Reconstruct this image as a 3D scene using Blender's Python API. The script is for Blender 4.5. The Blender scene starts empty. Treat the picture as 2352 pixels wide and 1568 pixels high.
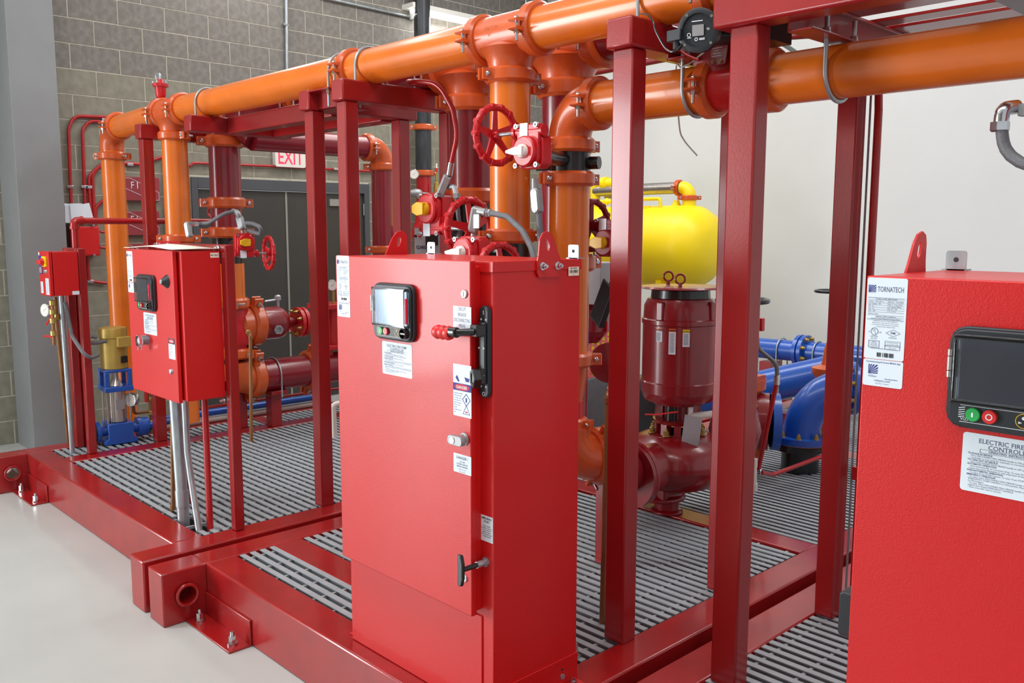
import bpy, math, random
from math import sin, cos, pi, radians
from mathutils import Vector as V, Matrix
random.seed(4)
SC = bpy.context.scene
COL = SC.collection
# ---------------------------------------------------------------- camera
FPX, YAW, PIT, ROL, HC = 2036.8, 2.3793, 0.12636, -0.00136, 1.75
_f = V((cos(YAW)*cos(PIT), sin(YAW)*cos(PIT), -sin(PIT)))
_r = V((sin(YAW), -cos(YAW), 0)); _d = _f.cross(_r)
_r2 = cos(ROL)*_r + sin(ROL)*_d; _d2 = -sin(ROL)*_r + cos(ROL)*_d
cam = bpy.data.cameras.new('camera'); cam.sensor_width = 36; cam.lens = FPX/2352*36
cam.clip_start = 0.05; cam.clip_end = 100
camo = bpy.data.objects.new('camera', cam); COL.objects.link(camo)
m = Matrix((_r2, -_d2, -_f)).transposed().to_4x4(); m.translation = V((0, 0, HC)); camo.matrix_world = m
SC.camera = camo
def ray(u, v): return _r2*((u-1176)/FPX) + _d2*((v-784)/FPX) + _f
def aX(u, v, x): d = ray(u, v); return V((0, 0, HC)) + d*(x/d.x)
def aY(u, v, y): d = ray(u, v); return V((0, 0, HC)) + d*(y/d.y)
def aZ(u, v, z): d = ray(u, v); return V((0, 0, HC)) + d*((z-HC)/d.z)
# ---------------------------------------------------------------- world, lights, exposure
SC.view_settings.view_transform = 'Standard'; SC.view_settings.look = 'None'
SC.view_settings.gamma = 1; SC.view_settings.use_curve_mapping = False
SC.view_settings.exposure = 0.0
w = bpy.data.worlds.new('world'); SC.world = w; w.use_nodes = True
w.node_tree.nodes['Background'].inputs[0].default_value = (0.93, 0.97, 1.0, 1)
w.node_tree.nodes['Background'].inputs[1].default_value = 0.68
def area(name, loc, to, sx, sy, power, col=(1, 1, 1)):
    l = bpy.data.lights.new(name, 'AREA'); l.shape = 'RECTANGLE'; l.size = sx; l.size_y = sy; l.energy = power; l.color = col
    o = bpy.data.objects.new(name, l); COL.objects.link(o); o.location = loc
    o.rotation_euler = (V(to)-V(loc)).to_track_quat('-Z', 'Y').to_euler(); return o
area('daylight_opening', (-7.85, -2.9, 1.75), (0, -1.6, 1.5), 3.8, 3.3, 780, (0.93, 0.97, 1.0))
area('ceiling_light_a', (-2.0, 0.6, 5.0), (-2.0, 0.6, 0), 6.5, .9, 150, (1, 1, 1))
area('ceiling_light_b', (-3.5, 5.6, 5.0), (-3.5, 5.6, 0), 6.5, .9, 150, (1, 1, 1))
area('ceiling_light_c', (-6.2, 3.9, 5.0), (-6.2, 3.9, 0), 0.4, 5.0, 55, (1, 1, 1))
# ---------------------------------------------------------------- materials
def lin(c): return tuple(((x/255)/12.92 if x/255 <= .04045 else ((x/255+.055)/1.055)**2.4) for x in c)
def mat(name, rgb, rough=.4, metal=0, coat=0, noise=.06, nscale=6, bump=0, bscale=80, emit=0, trans=0, stretch=None, alpha=1):
    mt = bpy.data.materials.new(name); mt.use_nodes = True; nt = mt.node_tree; b = nt.nodes['Principled BSDF']
    c = lin(rgb)
    b.inputs['Roughness'].default_value = rough; b.inputs['Metallic'].default_value = metal
    b.inputs['Coat Weight'].default_value = coat; b.inputs['Coat Roughness'].default_value = .12
    b.inputs['Transmission Weight'].default_value = trans
    b.inputs['Alpha'].default_value = alpha
    tc = nt.nodes.new('ShaderNodeTexCoord'); src = tc.outputs['Object']
    if stretch:
        mp = nt.nodes.new('ShaderNodeMapping'); mp.inputs['Scale'].default_value = stretch
        nt.links.new(src, mp.inputs[0]); src = mp.outputs[0]
    if noise:
        n = nt.nodes.new('ShaderNodeTexNoise'); n.inputs['Scale'].default_value = nscale; n.inputs['Detail'].default_value = 5
        nt.links.new(src, n.inputs['Vector'])
        r = nt.nodes.new('ShaderNodeValToRGB'); r.color_ramp.elements[0].position = .3; r.color_ramp.elements[1].position = .7
        r.color_ramp.elements[0].color = tuple(max(0, x*(1-noise*2)) for x in c)+(1,)
        r.color_ramp.elements[1].color = tuple(min(1, x*(1+noise*2)) for x in c)+(1,)
        nt.links.new(n.outputs['Fac'], r.inputs[0]); nt.links.new(r.outputs[0], b.inputs['Base Color'])
    else: b.inputs['Base Color'].default_value = c+(1,)
    if bump:
        n2 = nt.nodes.new('ShaderNodeTexNoise'); n2.inputs['Scale'].default_value = bscale; n2.inputs['Detail'].default_value = 3
        nt.links.new(src, n2.inputs['Vector']); bp = nt.nodes.new('ShaderNodeBump')
        bp.inputs['Strength'].default_value = bump; bp.inputs['Distance'].default_value = .002
        nt.links.new(n2.outputs['Fac'], bp.inputs['Height']); nt.links.new(bp.outputs[0], b.inputs['Normal'])
    if emit:
        b.inputs['Emission Color'].default_value = c+(1,); b.inputs['Emission Strength'].default_value = emit
    return mt
M = dict(
 floor=mat('polished_concrete', (188, 191, 188), .30, noise=.03, nscale=1.6, bump=.08, bscale=30),
 block_dark=mat('grey_block', (126, 122, 116), .9, noise=.09, nscale=22, bump=.6, bscale=260),
 block_light=mat('buff_block', (138, 135, 121), .88, noise=.07, nscale=14, bump=.5, bscale=260),
 mortar=mat('mortar', (192, 188, 172), .95, noise=.06, nscale=20),
 white_wall=mat('white_wall', (222, 224, 224), .75, noise=.012, nscale=2, bump=.15, bscale=60),
 ceiling=mat('ceiling_paint', (225, 224, 220), .8, noise=.02),
 column=mat('grey_steel_paint', (138, 141, 144), .45, noise=.03, nscale=3, bump=.1, bscale=50),
 frame=mat('dark_red_paint', (150, 22, 25), .32, coat=.35, noise=.05, nscale=4, bump=.12, bscale=120),
 skid=mat('skid_red_paint', (156, 23, 25), .28, coat=.4, noise=.07, nscale=7, bump=.15, bscale=90),
 cab=mat('signal_red_powder_coat', (204, 13, 15), .42, coat=.2, noise=.015, nscale=3, bump=.35, bscale=330),
 rpipe=mat('maroon_pipe_paint', (136, 22, 36), .30, coat=.4, noise=.05, nscale=9),
 motor=mat('maroon_casting_paint', (134, 10, 22), .33, coat=.5, noise=.06, nscale=12, bump=.2, bscale=60),
 vbody=mat('maroon_valve_paint', (138, 14, 28), .55, coat=.05, noise=.05, nscale=12),
 opipe=mat('orange_pipe_paint', (224, 112, 28), .30, coat=.35, noise=.05, nscale=5),
 ofit=mat('orange_casting_paint', (206, 88, 34), .34, coat=.3, noise=.05, nscale=10, bump=.25, bscale=90),
 rfit=mat('red_casting_paint', (196, 14, 26), .40, coat=.2, noise=.04, nscale=12, bump=.1, bscale=60),
 rcond=mat('red_conduit_paint', (172, 20, 26), .3, coat=.3, noise=.05, nscale=15),
 chrome=mat('zinc_bolt', (205, 208, 212), .2, metal=1, noise=.05, nscale=30),
 galv=mat('galvanised_steel', (176, 184, 190), .38, metal=.75, noise=.08, nscale=12, stretch=(4, 4, 1)),
 steel=mat('brushed_stainless', (190, 184, 180), .3, metal=.9, noise=.06, nscale=8, stretch=(8, 8, 1)),
 alum=mat('cast_aluminium', (160, 160, 162), .45, metal=.55, noise=.05, nscale=15),
 flex=mat('grey_flex_conduit', (105, 107, 112), .5, noise=.05, nscale=30, bump=.5, bscale=200),
 grate=mat('grey_fibreglass', (158, 163, 168), .5, noise=.05, nscale=10),
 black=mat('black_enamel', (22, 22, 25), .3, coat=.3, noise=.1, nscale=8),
 blackpl=mat('black_plastic', (38, 42, 48), .42, noise=.03, nscale=8),
 bpipe=mat('black_pipe', (58, 60, 64), .35, metal=.3, noise=.25, nscale=7, stretch=(3, 3, .6)),
 white=mat('white_plastic', (236, 234, 228), .35, noise=.01),
 paper=mat('white_label', (226, 236, 246), .45, noise=.0),
 cream=mat('cream_paper', (240, 232, 214), .7, noise=.02),
 ink=mat('grey_blue_ink', (92, 98, 130), .6, noise=0),
 inkb=mat('black_ink', (38, 38, 50), .6, noise=0),
 blueink=mat('navy_ink', (36, 48, 140), .6, noise=0),
 redink=mat('red_ink', (215, 30, 60), .6, noise=0),
 whiteink=mat('white_ink', (235, 240, 245), .6, noise=0),
 screen=mat('dark_screen', (84, 82, 96), .14, noise=.04, nscale=3),
 clear=mat('clear_cover', (225, 232, 240), .06, trans=1, noise=0),
 green=mat('green_button', (40, 170, 84), .35, noise=0),
 redb=mat('red_button', (216, 40, 40), .35, noise=0),
 yellow=mat('yellow_paint', (255, 222, 10), .42, noise=.02, nscale=3),
 yknob=mat('yellow_plastic', (226, 178, 20), .4, noise=.03),
 brass=mat('brass', (176, 150, 84), .36, metal=.6, noise=.1, nscale=30),
 copper=mat('aged_copper', (146, 102, 62), .42, metal=.4, noise=.16, nscale=18, stretch=(1, 1, .3)),
 gold=mat('gold_motor_paint', (186, 158, 78), .38, metal=.25, noise=.05, nscale=8),
 blue=mat('blue_paint', (26, 84, 178), .3, coat=.35, noise=.05, nscale=6),
 door=mat('charcoal_door_paint', (62, 60, 58), .42, noise=.03, nscale=4),
 doorfr=mat('dark_grey_frame_paint', (78, 80, 86), .45, noise=.03),
 seam=mat('pale_astragal', (150, 150, 142), .4, noise=.02),
 sign=mat('faded_red_sign', (150, 52, 60), .5, noise=.04),
 greycab=mat('grey_cabinet_paint', (150, 146, 150), .45, noise=.02),
 pvc=mat('white_pvc', (222, 218, 210), .4, noise=.03),
 tube_clear=mat('clear_hose', (205, 205, 200), .15, noise=.02, trans=.3),
 lamp=mat('lit_diffuser', (255, 252, 244), .5, noise=0, emit=9),
 led=mat('lit_screen', (206, 226, 246), .1, noise=.04, nscale=9, emit=.35),  # pale glow painted in for the daylight reflected on the centre cabinet's screen
 exitred=mat('exit_red', (245, 60, 90), .5, noise=0, emit=.5),
 rust=mat('copper_gauze', (180, 120, 110), .5, noise=.1),
)
# ---------------------------------------------------------------- mesh builder
def basis(ax):
    a = V(ax).normalized(); t = V((0, 0, 1)) if abs(a.z) < .9 else V((1, 0, 0))
    x = t.cross(a).normalized(); return x, a.cross(x), a
class MB:
    def __init__(s, T=None): s.v = []; s.f = []; s.T = T
    def add(s, vs, fs):
        n = len(s.v)
        s.v += [(s.T @ V(p)) if s.T else V(p) for p in vs]; s.f += [tuple(i+n for i in f) for f in fs]; return s
    def box(s, x0, y0, z0, x1, y1, z1):
        vs = [(x, y, z) for z in (z0, z1) for y in (y0, y1) for x in (x0, x1)]
        return s.add(vs, [(0, 2, 3, 1), (4, 5, 7, 6), (0, 1, 5, 4), (2, 6, 7, 3), (0, 4, 6, 2), (1, 3, 7, 5)])
    def cbox(s, c, d): return s.box(c[0]-d[0]/2, c[1]-d[1]/2, c[2]-d[2]/2, c[0]+d[0]/2, c[1]+d[1]/2, c[2]+d[2]/2)
    def lathe(s, o, ax, prof, n=24, x=None):
        bx, by, bz = basis(ax); o = V(o); vs = []; fs = []; k = len(prof)
        for t, r in prof:
            for i in range(n):
                a = 2*pi*i/n; vs.append(o+bz*t+(bx*cos(a)+by*sin(a))*max(r, 1e-5))
        for j in range(k-1):
            for i in range(n):
                i2 = (i+1) % n; fs.append((j*n+i, j*n+i2, (j+1)*n+i2, (j+1)*n+i))
        fs.append(tuple(range(n-1, -1, -1))); fs.append(tuple((k-1)*n+i for i in range(n)))
        return s.add(vs, fs)
    def ring(s, o, ax, prof, n=24):
        bx, by, bz = basis(ax); o = V(o); vs = []; fs = []; k = len(prof)
        for t, r in prof:
            for i in range(n):
                a = 2*pi*i/n; vs.append(o+bz*t+(bx*cos(a)+by*sin(a))*r)
        for j in range(k):
            j2 = (j+1) % k
            for i in range(n):
                i2 = (i+1) % n; fs.append((j*n+i, j*n+i2, j2*n+i2, j2*n+i))
        return s.add(vs, fs)
    def cyl(s, p, q, r, n=20, r2=None):
        p, q = V(p), V(q); return s.lathe(p, q-p, [(0, r), ((q-p).length, r if r2 is None else r2)], n)
    def tube(s, pts, r, n=12, bend=0, seg=6, closed=False):
        P = [V(p) for p in pts]; path = []
        if bend:
            path.append(P[0])
            for i in range(1, len(P)-1):
                a, b, c = P[i-1], P[i], P[i+1]; d1 = (a-b).normalized(); d2 = (c-b).normalized()
                ang = d1.angle(d2)
                if ang > pi-.02: path.append(b); continue
                t = min(bend/math.tan(ang/2), (a-b).length*.49, (c-b).length*.49)
                p1, p2 = b+d1*t, b+d2*t; bis = (d1+d2).normalized(); rr = t*math.tan(ang/2)
                cc = b+bis*(rr/sin(ang/2)); u1 = (p1-cc); u2 = (p2-cc); tot = u1.angle(u2)
                for k in range(seg+1):
                    q = k/seg; path.append(cc+(u1*sin((1-q)*tot)+u2*sin(q*tot))/sin(tot))
            path.append(P[-1])
        else: path = P
        q_ = [path[0]]
        for p in path[1:]:
            if (p-q_[-1]).length > 1e-6: q_.append(p)
        path = q_
        N = len(path); vs = []; fs = []; px = None
        for i in range(N):
            if closed: t = path[(i+1) % N]-path[i-1]
            else: t = path[min(i+1, N-1)]-path[max(i-1, 0)]
            t.normalize()
            if px is None: px = basis(t)[0]
            px = (px-t*px.dot(t)).normalized(); py = t.cross(px)
            for k in range(n):
                a = 2*pi*k/n; vs.append(path[i]+(px*cos(a)+py*sin(a))*r)
        for i in range(N if closed else N-1):
            j = (i+1) % N
            for k in range(n):
                k2 = (k+1) % n; fs.append((i*n+k, i*n+k2, j*n+k2, j*n+k))
        if not closed: fs += [tuple(range(n-1, -1, -1)), tuple((N-1)*n+k for k in range(n))]
        return s.add(vs, fs)
    def arc(s, c, ax, R, r, a0, a1, seg=16, n=16, x=None):
        bx, by, bz = basis(ax)
        if x is not None: bx = V(x); by = bz.cross(bx)
        return s.tube([V(c)+(bx*cos(a0+(a1-a0)*i/seg)+by*sin(a0+(a1-a0)*i/seg))*R for i in range(seg+1)], r, n)
    def torus(s, c, ax, R, r, N=36, n=10):
        bx, by, bz = basis(ax)
        return s.tube([V(c)+(bx*cos(2*pi*i/N)+by*sin(2*pi*i/N))*R for i in range(N)], r, n, closed=True)
    def prism(s, poly, o, ux, uy, d):   # polygon in (ux,uy), extruded by vector d
        o, ux, uy, d = V(o), V(ux), V(uy), V(d); n = len(poly)
        vs = [o+ux*a+uy*b for a, b in poly]; vs += [p+d for p in vs]
        fs = [tuple(range(n-1, -1, -1)), tuple(range(n, 2*n))] + [(i, (i+1) % n, n+(i+1) % n, n+i) for i in range(n)]
        return s.add(vs, fs)
def rrect(x0, y0, x1, y1, r, n=5):
    o = []
    for cx, cy, a in ((x1-r, y1-r, 0), (x0+r, y1-r, pi/2), (x0+r, y0+r, pi), (x1-r, y0+r, 3*pi/2)):
        for i in range(n+1): o.append((cx+r*cos(a+i*pi/2/n), cy+r*sin(a+i*pi/2/n)))
    return o
ORG = {}
def tag(o, label=None, cat=None, group=None, kind=None):
    if label: o['label'] = label
    if cat: o['category'] = cat
    if group: o['group'] = group
    if kind: o['kind'] = kind
    return o
def thing(name, label, cat, loc, group=None):
    o = bpy.data.objects.new(name, None); COL.objects.link(o); o.location = loc; o.empty_display_size = .05
    ORG[o.name] = V(loc); return tag(o, label, cat, group)
def put(mb, name, mt, parent=None, bev=0, label=None, cat=None, group=None, kind=None, sharp=38):
    vs = mb.v
    if parent is not None: o0 = ORG[parent.name]
    else:
        xs = [p.x for p in vs]; ys = [p.y for p in vs]; zs = [p.z for p in vs]
        o0 = V(((min(xs)+max(xs))/2, (min(ys)+max(ys))/2, min(zs)))
    me = bpy.data.meshes.new(name); me.from_pydata([p-o0 for p in vs], [], mb.f); me.materials.append(M[mt] if isinstance(mt, str) else mt)
    me.shade_smooth(); me.set_sharp_from_angle(angle=radians(sharp))
    o = bpy.data.objects.new(name, me); COL.objects.link(o)
    if parent is not None: o.parent = parent
    else: o.location = o0
    ORG[o.name] = o0
    if bev:
        b = o.modifiers.new('bevel', 'BEVEL'); b.width = bev; b.segments = 2; b.limit_method = 'ANGLE'; b.angle_limit = radians(40)
    return tag(o, label, cat, group, kind)
def inst(me, name, parent, loc, rot=None, kind=None):
    o = bpy.data.objects.new(name, me); COL.objects.link(o); o.parent = parent
    mw = (rot.to_4x4() if rot is not None else Matrix.Identity(4)); mw.translation = V(loc)-ORG[parent.name]
    o.matrix_local = mw; ORG[o.name] = V(loc)   # only used for unrotated children
    if kind: o['kind'] = kind
    return o
def mesh(mb, name, mt, sharp=38):
    me = bpy.data.meshes.new(name); me.from_pydata(mb.v, [], mb.f); me.materials.append(M[mt]); me.shade_smooth()
    me.set_sharp_from_angle(angle=radians(sharp)); return me
def hexnut(mb, p, ax, r, h): mb.lathe(p, ax, [(0, r), (h, r)], 6); return mb
def bolt(mb, p, ax, r, h):     # hex head and a short stub along ax from the surface point p
    a = V(ax).normalized(); mb.lathe(p, a, [(0, r*1.9), (h*.15, r*1.9)], 14); mb.lathe(V(p)+a*h*.15, a, [(0, r*1.35), (h*.6, r*1.35)], 6)
    mb.lathe(V(p)+a*h*.7, a, [(0, r*.8), (h*.4, r*.75)], 10); return mb
# lettering: text turned into flat mesh on a plane (ux right, uy up)
def text(mb, s, o, ux, uy, size, align='LEFT', bold=0, sx=1):
    c = bpy.data.curves.new('t', 'FONT'); c.body = s; c.size = size; c.align_x = align; c.resolution_u = 2; c.offset = bold*size
    t = bpy.data.objects.new('t', c); me = t.to_mesh(); o, ux, uy = V(o), V(ux), V(uy)
    mb.add([o+ux*(p.co.x*sx)+uy*p.co.y for p in me.vertices], [tuple(f.vertices) for f in me.polygons])
    t.to_mesh_clear(); bpy.data.objects.remove(t); bpy.data.curves.remove(c); return mb
EX, EY, EZ = V((1, 0, 0)), V((0, 1, 0)), V((0, 0, 1))
# ================================================================ setting
put(MB().box(-9, -6, -.1, 3, 8.3, 0), 'floor', 'floor', kind='structure')
put(MB().box(-9, -6.2, 0, 3, -6, 5.2), 'wall_front', 'block_light', kind='structure')
put(MB().box(-9, 8.2, 0, 3, 8.4, 5.2), 'wall_back', 'white_wall', kind='structure')
put(MB().box(-9, -6, 5.2, 3, 8.4, 5.3), 'ceiling', 'ceiling', kind='structure')
XW = -7.95
wl = put(MB().box(-8.2, -6, 0, XW-.0025, 3.54, 5.2).box(-8.2, 5.48, 0, XW-.0025, 8.2, 5.2).box(-8.2, 3.54, 2.215, XW-.0025, 5.48, 5.2), 'wall_left', 'mortar', kind='structure')
# blocks 0.4064 x 0.2032 with 9 mm joints, joint phases read off the wall
cache = {}
low = MB()
for k in range(25):
    z0 = 3.051+.2042*(k-15)+.0045; z1 = z0+.2042-.009
    if z1 > 5.1 or z0 < -.1: continue
    z0 = max(z0, .003)
    ph = 2.968 if k % 2 == 1 else 3.168
    for j in range(-24, 14):
        y0 = ph+.4015*j+.0045; y1 = y0+.4015-.009
        if y0 < -1.2: continue
        y1 = min(y1, 8.19)
        if y1-y0 < .03: continue
        if z0 < 2.215:
            if y0 < 3.54 < y1: y1 = 3.535
            if y0 < 5.48 < y1: y0 = 5.485
            if y0 >= 3.53 and y1 <= 5.482: continue
            if y1-y0 < .02: continue
        mt = 'block_dark' if z0 > 3.04 else 'block_light'
        show = (y0 > 1.4 and z0 > 1.35 and z1 < 4.5) or (1.3 < y0 < 2.1 and z0 < 1.4)
        if not show:
            (low if mt == 'block_light' else low).box(-8.1, y0, z0, XW, y1, z1); continue
        d = random.uniform(-.0012, .0012)
        key = (round(y1-y0, 3), round(z1-z0, 3), mt)
        if key not in cache:
            cache[key] = mesh(MB().box(-.12, 0, 0, 0, y1-y0, z1-z0), 'block', mt)
        inst(cache[key], 'block', wl, (XW+d, y0, z0))
put(low, 'block_field', 'block_light', wl, kind='stuff')
# steel column
cl = thing('column', 'wide grey painted steel column standing against the block wall at far left', 'column', (-7.65, 2.15, 0))
put(MB().box(-7.94, 1.985, 0, -7.50, 2.315, 5.19), 'shaft', 'column', cl, .004)
# double door
dr = put(MB().box(-8.02, 3.54, 0, -7.93, 3.60, 2.215).box(-8.02, 5.42, 0, -7.93, 5.48, 2.215).box(-8.02, 3.60, 2.115, -7.93, 5.42, 2.215), 'door_1', 'doorfr', bev=.003, kind='structure')
for y0, y1 in ((3.603, 4.502), (4.518, 5.417)): put(MB().box(-8.01, y0, .01, -7.965, y1, 2.11), 'door_leaf', 'door', dr)
put(MB().box(-7.97, 4.500, .01, -7.957, 4.520, 2.11), 'astragal', 'seam', dr)
put(MB().box(-7.965, 5.00, 1.98, -7.94, 5.30, 2.05), 'door_closer', 'seam', dr)
for z in (.25, 1.1, 1.95): put(MB().cyl((-7.95, 5.42, z-.06), (-7.95, 5.42, z+.06), .01, 10), 'hinge', 'galv', dr)
# exit sign
ex = thing('exit_sign', 'white EXIT sign with red letters above the dark double door', 'sign', (-7.9, 4.54, 2.34))
put(MB().prism(rrect(4.37, 2.345, 4.70, 2.535, .02), (-7.948, 0, 0), EY, EZ, (.055, 0, 0)), 'housing', 'white', ex)
put(text(MB(), 'EXIT', (-7.892, 4.535, 2.375), EY, EZ, .19, 'CENTER', .012, .72), 'lettering', 'exitred', ex)
# wall lamps (lit fluorescent)
for i, (p, lab) in enumerate(((V((-7.80, 6.55, 4.02)), 'lit tube light on the block wall right of the black riser pipe'),
                              (V((-7.80, 3.9, 4.52)), 'lit tube light high on the block wall over the red conduits'))):
    t = thing('wall_light', lab, 'light', p, None)
    put(MB().box(-7.945, p.y-.6, p.z+.05, -7.75, p.y+.6, p.z+.10), 'housing', 'white', t)
    put(MB().cyl((-7.80, p.y-.58, p.z+.02), (-7.80, p.y+.58, p.z+.02), .028, 12), 'tube', 'lamp', t)
    l = area('wall_lamp', (p.x+.02, p.y, p.z-.02), (p.x+.02, p.y, 0), .1, 1.15, 14); l.rotation_euler = (0, 0, 0)

# ================================================================ skids and gratings
ZT = .245
def slab(b, x0, y0, x1, y1, z0=.0, z1=ZT): return b.box(x0, y0, z0, x1, y1, z1)
def holed(b, x0, x1, y0, y1, z0, z1, yc, zc, r, n=32):
    o = []; i_ = []
    for k in range(n):
        a = 2*pi*(k+.5)/n; c, d = cos(a), sin(a)
        t = min(((y1-yc) if c > 0 else (yc-y0))/max(abs(c), 1e-6), ((z1-zc) if d > 0 else (zc-z0))/max(abs(d), 1e-6))
        o.append((yc+c*t, zc+d*t)); i_.append((yc+c*r, zc+d*r))
    for cy, cz in ((y0, z0), (y0, z1), (y1, z0), (y1, z1)):
        j = min(range(n), key=lambda q: (o[q][0]-cy)**2+(o[q][1]-cz)**2); o[j] = (cy, cz)
    vs = [(x, p[0], p[1]) for x in (x0, x1) for L in (o, i_) for p in L]; fs = []
    for k in range(n):
        k2 = (k+1) % n
        fs += [(k, k2, n+k2, n+k), (2*n+k, 3*n+k, 3*n+k2, 2*n+k2), (k, 2*n+k, 2*n+k2, k2), (n+k, n+k2, 3*n+k2, 3*n+k)]
    return b.add(vs, fs)
def sleeve(p, x, y, z, s=1):
    put(MB().ring((x-.02, y, z), (1, 0, 0), [(0, .048), (.19, .048), (.19, .040), (0, .040)], 28).torus((x+.17, y, z), (1, 0, 0), .046, .008, 28, 8), 'lifting_sleeve', 'skid', p)
def foot(p, x0, x1, y, bolts):
    put(MB().box(x0, y-.105, .001, x1, y-.001, .010).box(x0, y-.010, .010, x1, y-.001, .115), 'anchor_angle', 'skid', p, .002)
    for bx in bolts: put(bolt(MB(), (bx, y-.06, .0101), (0, 0, 1), .012, .050), 'anchor_bolt', 'chrome', p)
def skid(label, x0, x1, extra, yfar=7.3, left=True):
    t = thing('pump_skid', label, 'skid', ((x0+x1)/2, 1.66, 0))
    put(slab(MB(), x0, 1.665, x0+.152, yfar), 'side_rail', 'skid', t, .008)
    put(holed(MB(), x0, x0+.152, 1.46, 1.668, 0, ZT, 1.565, .130, .047), 'rail_end', 'skid', t, .006)
    put(slab(MB(), x1-.152, 1.46, x1, yfar), 'side_rail', 'skid', t, .008)
    put(slab(MB(), x0+.150, 1.662, x1-.150, 1.812), 'front_rail', 'skid', t, .008)
    for a, b, c, d in extra: put(slab(MB(), a, b, c, d, .10), 'cross_member', 'skid', t, .006)
    sleeve(t, x0+.0, 1.565, .130)
    for k in (0,):
        foot(t, x0+.154, x0+.575, 1.662, (x0+.205, x0+.515))
    foot(t, x0-.08, x0, 1.70, ()) if False else None
    return t
s1 = skid('left pump skid, red tube base reaching the block wall column', -6.62, -3.96, [(-6.19, 1.812, -6.04, 7.3), (-6.47, 3.30, -6.19, 3.40)])
s2 = skid('middle pump skid, red tube base carrying the tall red control cabinet', -3.90, -1.81, [(-3.75, 2.0, -1.96, 2.15), (-3.75, 3.75, -1.96, 3.90), (-3.75, 5.6, -1.96, 5.75)])
s3 = skid('right pump skid, red tube base under the cabinet at the right edge', -1.742, .60, [(-1.592, 2.02, .45, 2.15), (-1.592, 4.6, .45, 4.75)])
put(MB().box(-4.17, 1.50, .001, -4.105, 1.61, .010), 'anchor_plate', 'skid', s1)
def gbar(L):
    return mesh(MB().box(0, -.013, -.004, L, .013, 0).box(0, -.003, -.034, L, .003, -.004).box(0, -.009, -.038, L, .009, -.034), 'grating_bar', 'grate')
def grating(label, x0, y0, x1, y1, ysplit, holes=(), pitch=.0508, ztop=.243):
    t = thing('floor_grating', label, 'grating', ((x0+x1)/2, (y0+y1)/2, .20))
    n = int(round((y1-y0)/pitch)); me = gbar(x1-x0-.01); far = MB(); c2 = {}
    for i in range(n):
        y = y0+pitch*(i+.5)
        segs = [(x0+.005, x1-.005)]
        for hx0, hy0, hx1, hy1 in holes:
            if hy0 < y < hy1:
                ns = []
                for a, b in segs:
                    if hx0 > a and hx1 < b: ns += [(a, hx0), (hx1, b)]
                    else: ns.append((a, b))
                segs = ns
        for a, b in segs:
            if y < ysplit:
                L = round(b-a, 3)
                if L not in c2: c2[L] = me if abs(L-(x1-x0-.01)) < .002 else gbar(L)
                inst(c2[L], 'grating_bar', t, (a, y, ztop))
            else: far.box(a, y-.013, ztop-.004, b, y+.013, ztop).box(a, y-.003, ztop-.038, b, y+.003, ztop-.004)
    if far.v: put(far, 'far_grating_bars', 'grate', t, kind='stuff')
    rods = MB(); k = int((x1-x0)/.152)
    for i in range(k+1):
        x = x0+.05+i*.152
        if x < x1-.01:
            rods.box(x-.006, y0+.004, ztop-.022, x+.006, y1-.004, ztop-.008)
    put(rods, 'cross_rods', 'grate', t, kind='stuff'); return t
grating('grey bar grating filling the left skid deck, behind the small wall mounted cabinet', -6.04, 1.815, -4.11, 7.3, 3.9, holes=[(-4.50, 1.80, -4.20, 1.92)])
grating('narrow grey grating strip along the left rim of the left skid, under the gold pump', -6.47, 1.815, -6.19, 7.3, 3.6)
grating('short four bar grey grating slot just inside the front rail of the middle skid', -3.748, 1.812, -1.96, 2.0, 3)
grating('grey bar grating around the maroon pump base on the middle skid', -3.748, 2.15, -1.96, 3.75, 9)
grating('grey bar grating at the rear of the middle skid below the blue elbow', -3.748, 3.90, -1.96, 7.2, 4.9)
grating('grey bar grating on the right skid beside the cabinet at the right edge', -1.592, 2.15, -.02, 4.6, 4.0)
# black sheets on the floor, painting in the shade under the gratings
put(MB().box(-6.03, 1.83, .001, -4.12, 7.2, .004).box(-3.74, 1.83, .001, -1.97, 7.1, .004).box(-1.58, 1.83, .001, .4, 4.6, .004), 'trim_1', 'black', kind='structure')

# ================================================================ pipe support frames
def frame(label, x0, x1, ys, y0, y1, z0=2.355, z1=2.455, pw=.076, group=None, over=.012, stub=None):
    t = thing('pipe_support_frame', label, 'frame', ((x0+x1)/2, ys[0], ZT))
    put(MB().box(x0-over, y0, z0, x1+over, y1, z1), 'header_beam', 'frame', t, .008)
    for y in ys: put(MB().box(x0, y, ZT-.002, x1, y+pw, z0), 'post', 'frame', t, .006)
    return t
def weldcap(t, x0, x1, y, z): pass
f1 = frame('red pipe frame farthest left, under the left end of the orange header', -6.265, -6.19, (2.43, 3.05), 2.415, 3.14)
fh = put(MB().box(-5.50, 2.42, 2.345, -5.40, 3.12, 2.445), 'header_beam', 'frame', f1, .008)
f2 = frame('red pipe frame on the left skid, long beams run left from it', -4.175, -4.098, (2.485, 3.04), 2.46, 3.16)
put(MB().box(-5.402, 2.66, 2.345, -4.19, 2.76, 2.445), 'long_beam', 'frame', f2, .007)
put(MB().box(-5.402, 2.98, 2.345, -4.19, 3.08, 2.445), 'long_beam', 'frame', f2, .007)
put(MB().box(-4.088, 2.46, 2.440, -3.90, 2.70, 2.447).box(-4.088, 2.52, 2.355, -3.90, 2.527, 2.447).box(-4.088, 2.52, 2.355, -3.90, 2.70, 2.362), 'clamp_channel', 'frame', f2, .002)
f3 = frame('red pipe support frame on the left rail of the middle skid, behind the tall cabinet', -3.752, -3.676, (2.41, 3.04), 2.39, 3.12)
f4 = frame('red pipe frame on the middle skid, post rising beside the maroon motor', -2.028, -1.940, (2.41, 3.075), 2.385, 3.15)
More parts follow.
